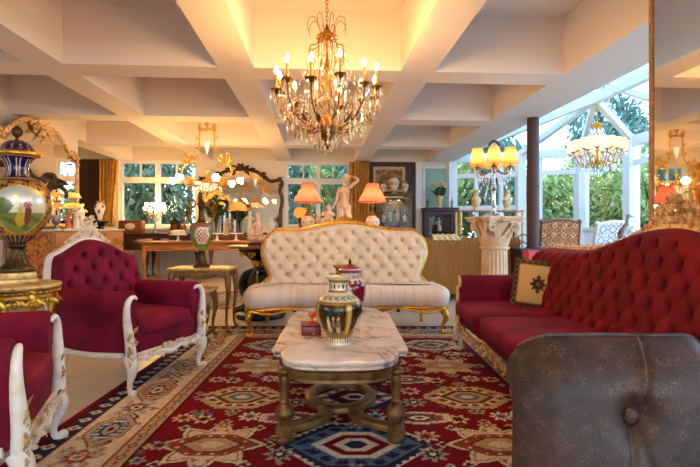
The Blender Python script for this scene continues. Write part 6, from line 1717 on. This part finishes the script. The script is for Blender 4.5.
for zi, z in enumerate(sh1[1:]):
    for i in range(4):
        x = 1.80-.27+.18*i; r = .045+.012*((i+zi) % 2); h = .18+.05*((i*7+zi*3) % 3)
        lab = [['short blue painted jar', 'taller cream jar', 'short white jar', 'taller pink jar'], ['cream jar', 'blue painted jar', 'pink jar', 'white jar']][zi][i]
        mat = [['painted', 'satin', 'porcelain', 'pink'], ['satin', 'painted', 'pink', 'porcelain']][zi][i]
        o = jar('jar', lab+(' on the middle shelf of the gilt cabinet' if zi == 0 else ' on the top shelf of the gilt cabinet'), 'jar', [(0, 0), (r*.6, 0), (r*.6, .01), (r, h*.4), (r*1.05, h*.6), (r*.5, h*.85), (r*.6, h), (0, h)], mat, (lambda x, y, z: C('5a7ab0') if sin(atan2(y, x)*4+z*60) > 0 else C('efe4d4')) if mat == 'painted' else None, 'porcelain in the gilt cabinet')
        o.location = (x, 11.32, z)
put_at(figurine('figurine', 'white figurine on the upper shelf inside the dark glass cabinet', .34, 'porcelain', 31), (2.93, 11.30, sh2[2]))
put_at(figurine('figurine', 'pale figurine on the middle shelf inside the dark glass cabinet', .30, 'alabaster', 32), (2.84, 11.30, sh2[1]))
for i, (x, s, lab) in enumerate(((1.53, .9, 'small gilt necked vase on the gilt cabinet before the painting, nearest the curtain'), (1.80, 1.45, 'largest gilt necked vase in the middle on top of the gilt cabinet'), (2.07, .95, 'small round vase on the gilt cabinet nearest the white pillar'))):
    t = thing('vase', lab, 'vase', group='vases on the gilt cabinet'); b = MB(); b.lathe([(r*s, z*s) for r, z in ((.05, 0), (.055, .015), (.03, .04), (.06, .09), (.085, .16), (.088, .21), (.06, .25), (.035, .27), (.035, .29), (.05, .31), (.03, .33), (.004, .36))], 28, 3)
    b.build('body', 'painted', t, colfn=lambda x, y, z, s=s: C('b98a3a') if (z < .05*s or z > .25*s) else (C('8a5a4a') if (atan2(x, -y)**2*.3+((z/s-.16)/.06)**2) < .5 and sin(x*120)*sin(z*100) > 0 else C('ecdcc0'))); t.location = (x, 11.28, 1.962)
t = thing('painting', 'dark old painting in a gilt frame on the dark wall above the gilt cabinet', 'painting')
b = MB(); b.rbox(-.36, .36, -.012, .0, -.27, .27, .004, .002); b.build('canvas', 'canvas', t, sm=False)
b = MB()
for q4 in ((-.40, .40, .24, .31), (-.40, .40, -.31, -.24), (-.40, -.33, -.24, .24), (.33, .40, -.24, .24)): b.rbox(q4[0], q4[1], -.035, -.0125, q4[2], q4[3], .004, .003)
b.build('frame', 'goldcarve', t); t.location = (1.72, YW-.032, 2.34)
t = bouquet('cream and gold flower ornament on the dark cabinet against the green panel', .62, .22, 'flowerw', 9, 'goldpale', nfl=18); t.location = (2.92, 11.28, 1.622)
put_at(figurine('figurine', 'small dark figurine on the dark cabinet nearest the white pillar', .22, 'bronze', 41), (2.62, 11.25, 1.622))
put_at(figurine('figurine', 'small silver figurine on the dark cabinet nearest the conservatory', .24, 'figdark', 42), (3.22, 11.25, 1.622))

# ------------------------------------------------------------------ conservatory furniture
def etagere():
    t = thing('shelf_unit', 'open gilt wood shelf unit with three shelves in the conservatory behind the column', 'shelf')
    w, d, h = 1.30, .36, 1.47
    for sx in (-1, 1):
        for sy in (-1, 1): l = MB(); l.tube([(sx*(w/2-.03), sy*(d/2-.03), 0, .026), (sx*(w/2-.03), sy*(d/2-.03), h, .022)], n=8); l.build('post', 'goldpale', t)
    for z in (.2, .85, h-.03): s = MB(); s.rbox(-w/2, w/2, -d/2, d/2, z, z+.03, .02, .006); s.build('shelf', 'woodlight', t)
    b = MB(); b.tube([(0, -d/2+.03, h-.04, .016), (0, -d/2+.03, .2, .016)], n=8); b.build('middle_bar', 'goldpale', t); return t
ex = at(489, 9.35); put_at(etagere(), (ex[0], ex[1], 0)); 
for px, lab in ((476, 'cream vase on top of the shelf unit behind the crystal lamp, nearest the green panel'), (507, 'cream vase on top of the shelf unit nearest the flue pipe')):
    o = jar('vase', lab, 'vase', [(0, 0), (.07, 0), (.075, .02), (.05, .05), (.09, .16), (.095, .22), (.05, .29), (.04, .34), (.07, .40), (.065, .4), (0, .32)], 'flowerw', group='vases on the shelf unit'); put_at(o, at(px, 9.35, 1.472))
def patterned(x, y, z, pal, s):
    a = (x+y*.3)*s; b_ = z*s; k = abs((a % 1)-.5)+abs((b_ % 1)-.5)
    return pal[0] if k < .2 else (pal[1] if k < .34 else (pal[2] if k < .5 else (pal[3] if k < .74 else pal[0])))
def occasional(name, label, pal, s, w, hb, wood):
    t = thing(name, label, 'armchair'); cf = lambda x, y, z: patterned(x, y, z, pal, s)
    b = MB()
    def fn(u, v, k): x = (2*u-1)*w/2*(1-.04*v); z = .42+(hb-.42+.06*sin(PI*u))*v; e = min(1, min((1-abs(2*u-1))*w/2, (1-v)*.6)/.05); return (x, .24+.22*(z-.42)+(.06 if k else -.05*e**.5), z)
    b.surf(lambda u, v: fn(u, v, 0), 40, 40); b.surf(lambda u, v: fn(1-u, v, 1), 40, 40); b.build('backrest', 'cloth', t, colfn=cf, ang=80)
    f = MB(); P = [fn(0, j/8, 1) for j in range(9)]+[fn(i/16, 1, 1) for i in range(17)]+[fn(1, 1-j/8, 1) for j in range(9)]; f.tube([(x, y-.03, z) for x, y, z in P], .028, n=8, flat=1.3)
    for sg in (-1, 1): f.ell((sg*w/2*.97, fn(0, 1, 1)[1]-.03, hb+.03), .04, 10, 6)
    f.build('back_frame', wood, t)
    c = MB(); c.sq((0, -.04, .42), (w/2-.02, .32, .09), .4, .25, 48, 16); c.build('seat_cushion', 'cloth', t, colfn=cf, ang=80)
    c = MB(); c.rbox(-w/2+.02, w/2-.02, -.33, .27, .25, .36, .03, .01); c.build('seat_frame', wood, t)
    for sg in (-1, 1):
        c = MB(); c.tube([(sg*(w/2-.01), .30, .66, .024), (sg*(w/2+.02), .0, .65, .024), (sg*(w/2+.01), -.22, .63, .03), (sg*(w/2), -.26, .56, .022), (sg*(w/2-.01), -.24, .36, .024)], n=8, k=4); c.build('armrest', wood, t)
        for y, o in ((-.29, -.03), (.25, .07)): c = MB(); c.tube([(sg*(w/2-.05), y, .27, .034), (sg*(w/2-.045), y+o, .1, .024), (sg*(w/2-.04), y+o*1.6, 0, .022)], n=8, k=3); c.build('leg', wood, t)
    return t
put_at(occasional('armchair', 'armchair in rust and cream lozenge weave in the conservatory beside the flue pipe', [C('b8683a'), C('e2c9a2'), C('8a3a24'), C('c98a58')], 6.5, .60, 1.19, 'wood'), (3.97, 7.75, 0), radians(168))
put_at(occasional('armchair', 'white armchair with pastel diamond pattern in the conservatory under its chandelier', [C('ece4da'), C('c9685a'), C('ece4da'), C('7fa0b0')], 5.5, .66, 1.16, 'whitep'), (4.72, 7.7, 0), radians(186))
def iron_chair(label):
    t = thing('iron_chair', label, 'chair', group='black iron chairs')
    b = MB(); b.lathe([(0, .44), (.2, .44), (.21, .45), (.2, .462), (0, .465)], 28); b.build('seat', 'iron', t)
    b = MB()
    for k in (1., .72, .44): b.tube([(-.21*k, .19, .46, .011), (-.23*k, .22, .7, .011), (-.16*k, .25, .92*(.55+.45*k), .011), (0, .26, 1.0*(.5+.5*k), .011), (.16*k, .25, .92*(.55+.45*k), .011), (.23*k, .22, .7, .011), (.21*k, .19, .46, .011)], n=7, k=4)
    b.build('backrest', 'iron', t)
    for a in (45, 135, 225, 315): l = MB(); x, y = cos(radians(a)), sin(radians(a)); l.tube([(.15*x, .15*y, .45, .011), (.17*x, .17*y, .2, .011), (.22*x, .22*y, 0, .012)], n=7, k=3); l.build('leg', 'iron', t)
    return t
i1 = put_at(iron_chair('black iron chair with arched back between the dark cabinet and the column'), at(468, 9.0), 2.6)
i2 = copy_tree(i1); i2['label'] = 'black iron chair with arched back between the column and the flue pipe'; put_at(i2, at(512, 8.75), 3.6)
def plinth_table():
    t = thing('plant_stand', 'slim round wooden stand hidden behind the red sofa under the silver bird', 'stand'); b = MB(); b.lathe([(.16, 0), (.16, .02), (.05, .05), (.03, .3), (.04, .6), (.03, .85), (.15, .93), (.16, .95), (.155, .965)], 28, 2); b.build('body', 'wood', t); return t
bp = at(625, 4.45); put_at(plinth_table(), bp)
def bird():
    t = thing('bird_figure', 'silver bird ornament perched behind the red sofa back near the mirror', 'figurine')
    b = MB(); b.rbox(-.05, .05, -.05, .05, 0, .012, .02, .003); b.lathe([(.012, .012), (.012, .05)], 8); b.build('base', 'figdark', t)
    b = MB(); b.tube([(-.045, 0, .03, .006), (-.025, 0, .05, .016), (0, 0, .09, .028), (.012, 0, .13, .022), (.016, 0, .165, .012), (.02, 0, .19, .013)], n=10, k=3); b.ell((.024, 0, .198), (.018, .015, .016), 10, 6); b.tube([(.036, 0, .198, .006), (.058, 0, .192, .002)], n=6); b.leaf((.005, -.026, .125), (-.45, 0, -1), (0, -1, 0), .09, .018); b.leaf((.005, .026, .125), (-.45, 0, -1), (0, 1, 0), .09, .018); b.build('bird', 'figdark', t); return t
bo = put_at(bird(), (*bp[:2], .966), -.3); bo.scale = (1.3, 1.3, 1.3)
# added fill light behind the viewer: an unseen copy of the main chandelier
mc = next(o for o in SC.objects if o.name == 'chandelier'); o = copy_tree(mc)
o['label'] = 'unseen copy of the candle chandelier, added as fill light behind the viewer'; o.location = (-.2, -.45, 2.21)
vs = SC.view_settings
vs.view_transform = 'Standard'; vs.look = 'None'; vs.exposure = EXPO; vs.gamma = 1; vs.use_curve_mapping = False
SC.cycles.use_denoising = True
SC.cycles.max_bounces = 10; SC.cycles.diffuse_bounces = 5; SC.cycles.glossy_bounces = 5; SC.cycles.transparent_max_bounces = 24
SC.cycles.sample_clamp_indirect = 6
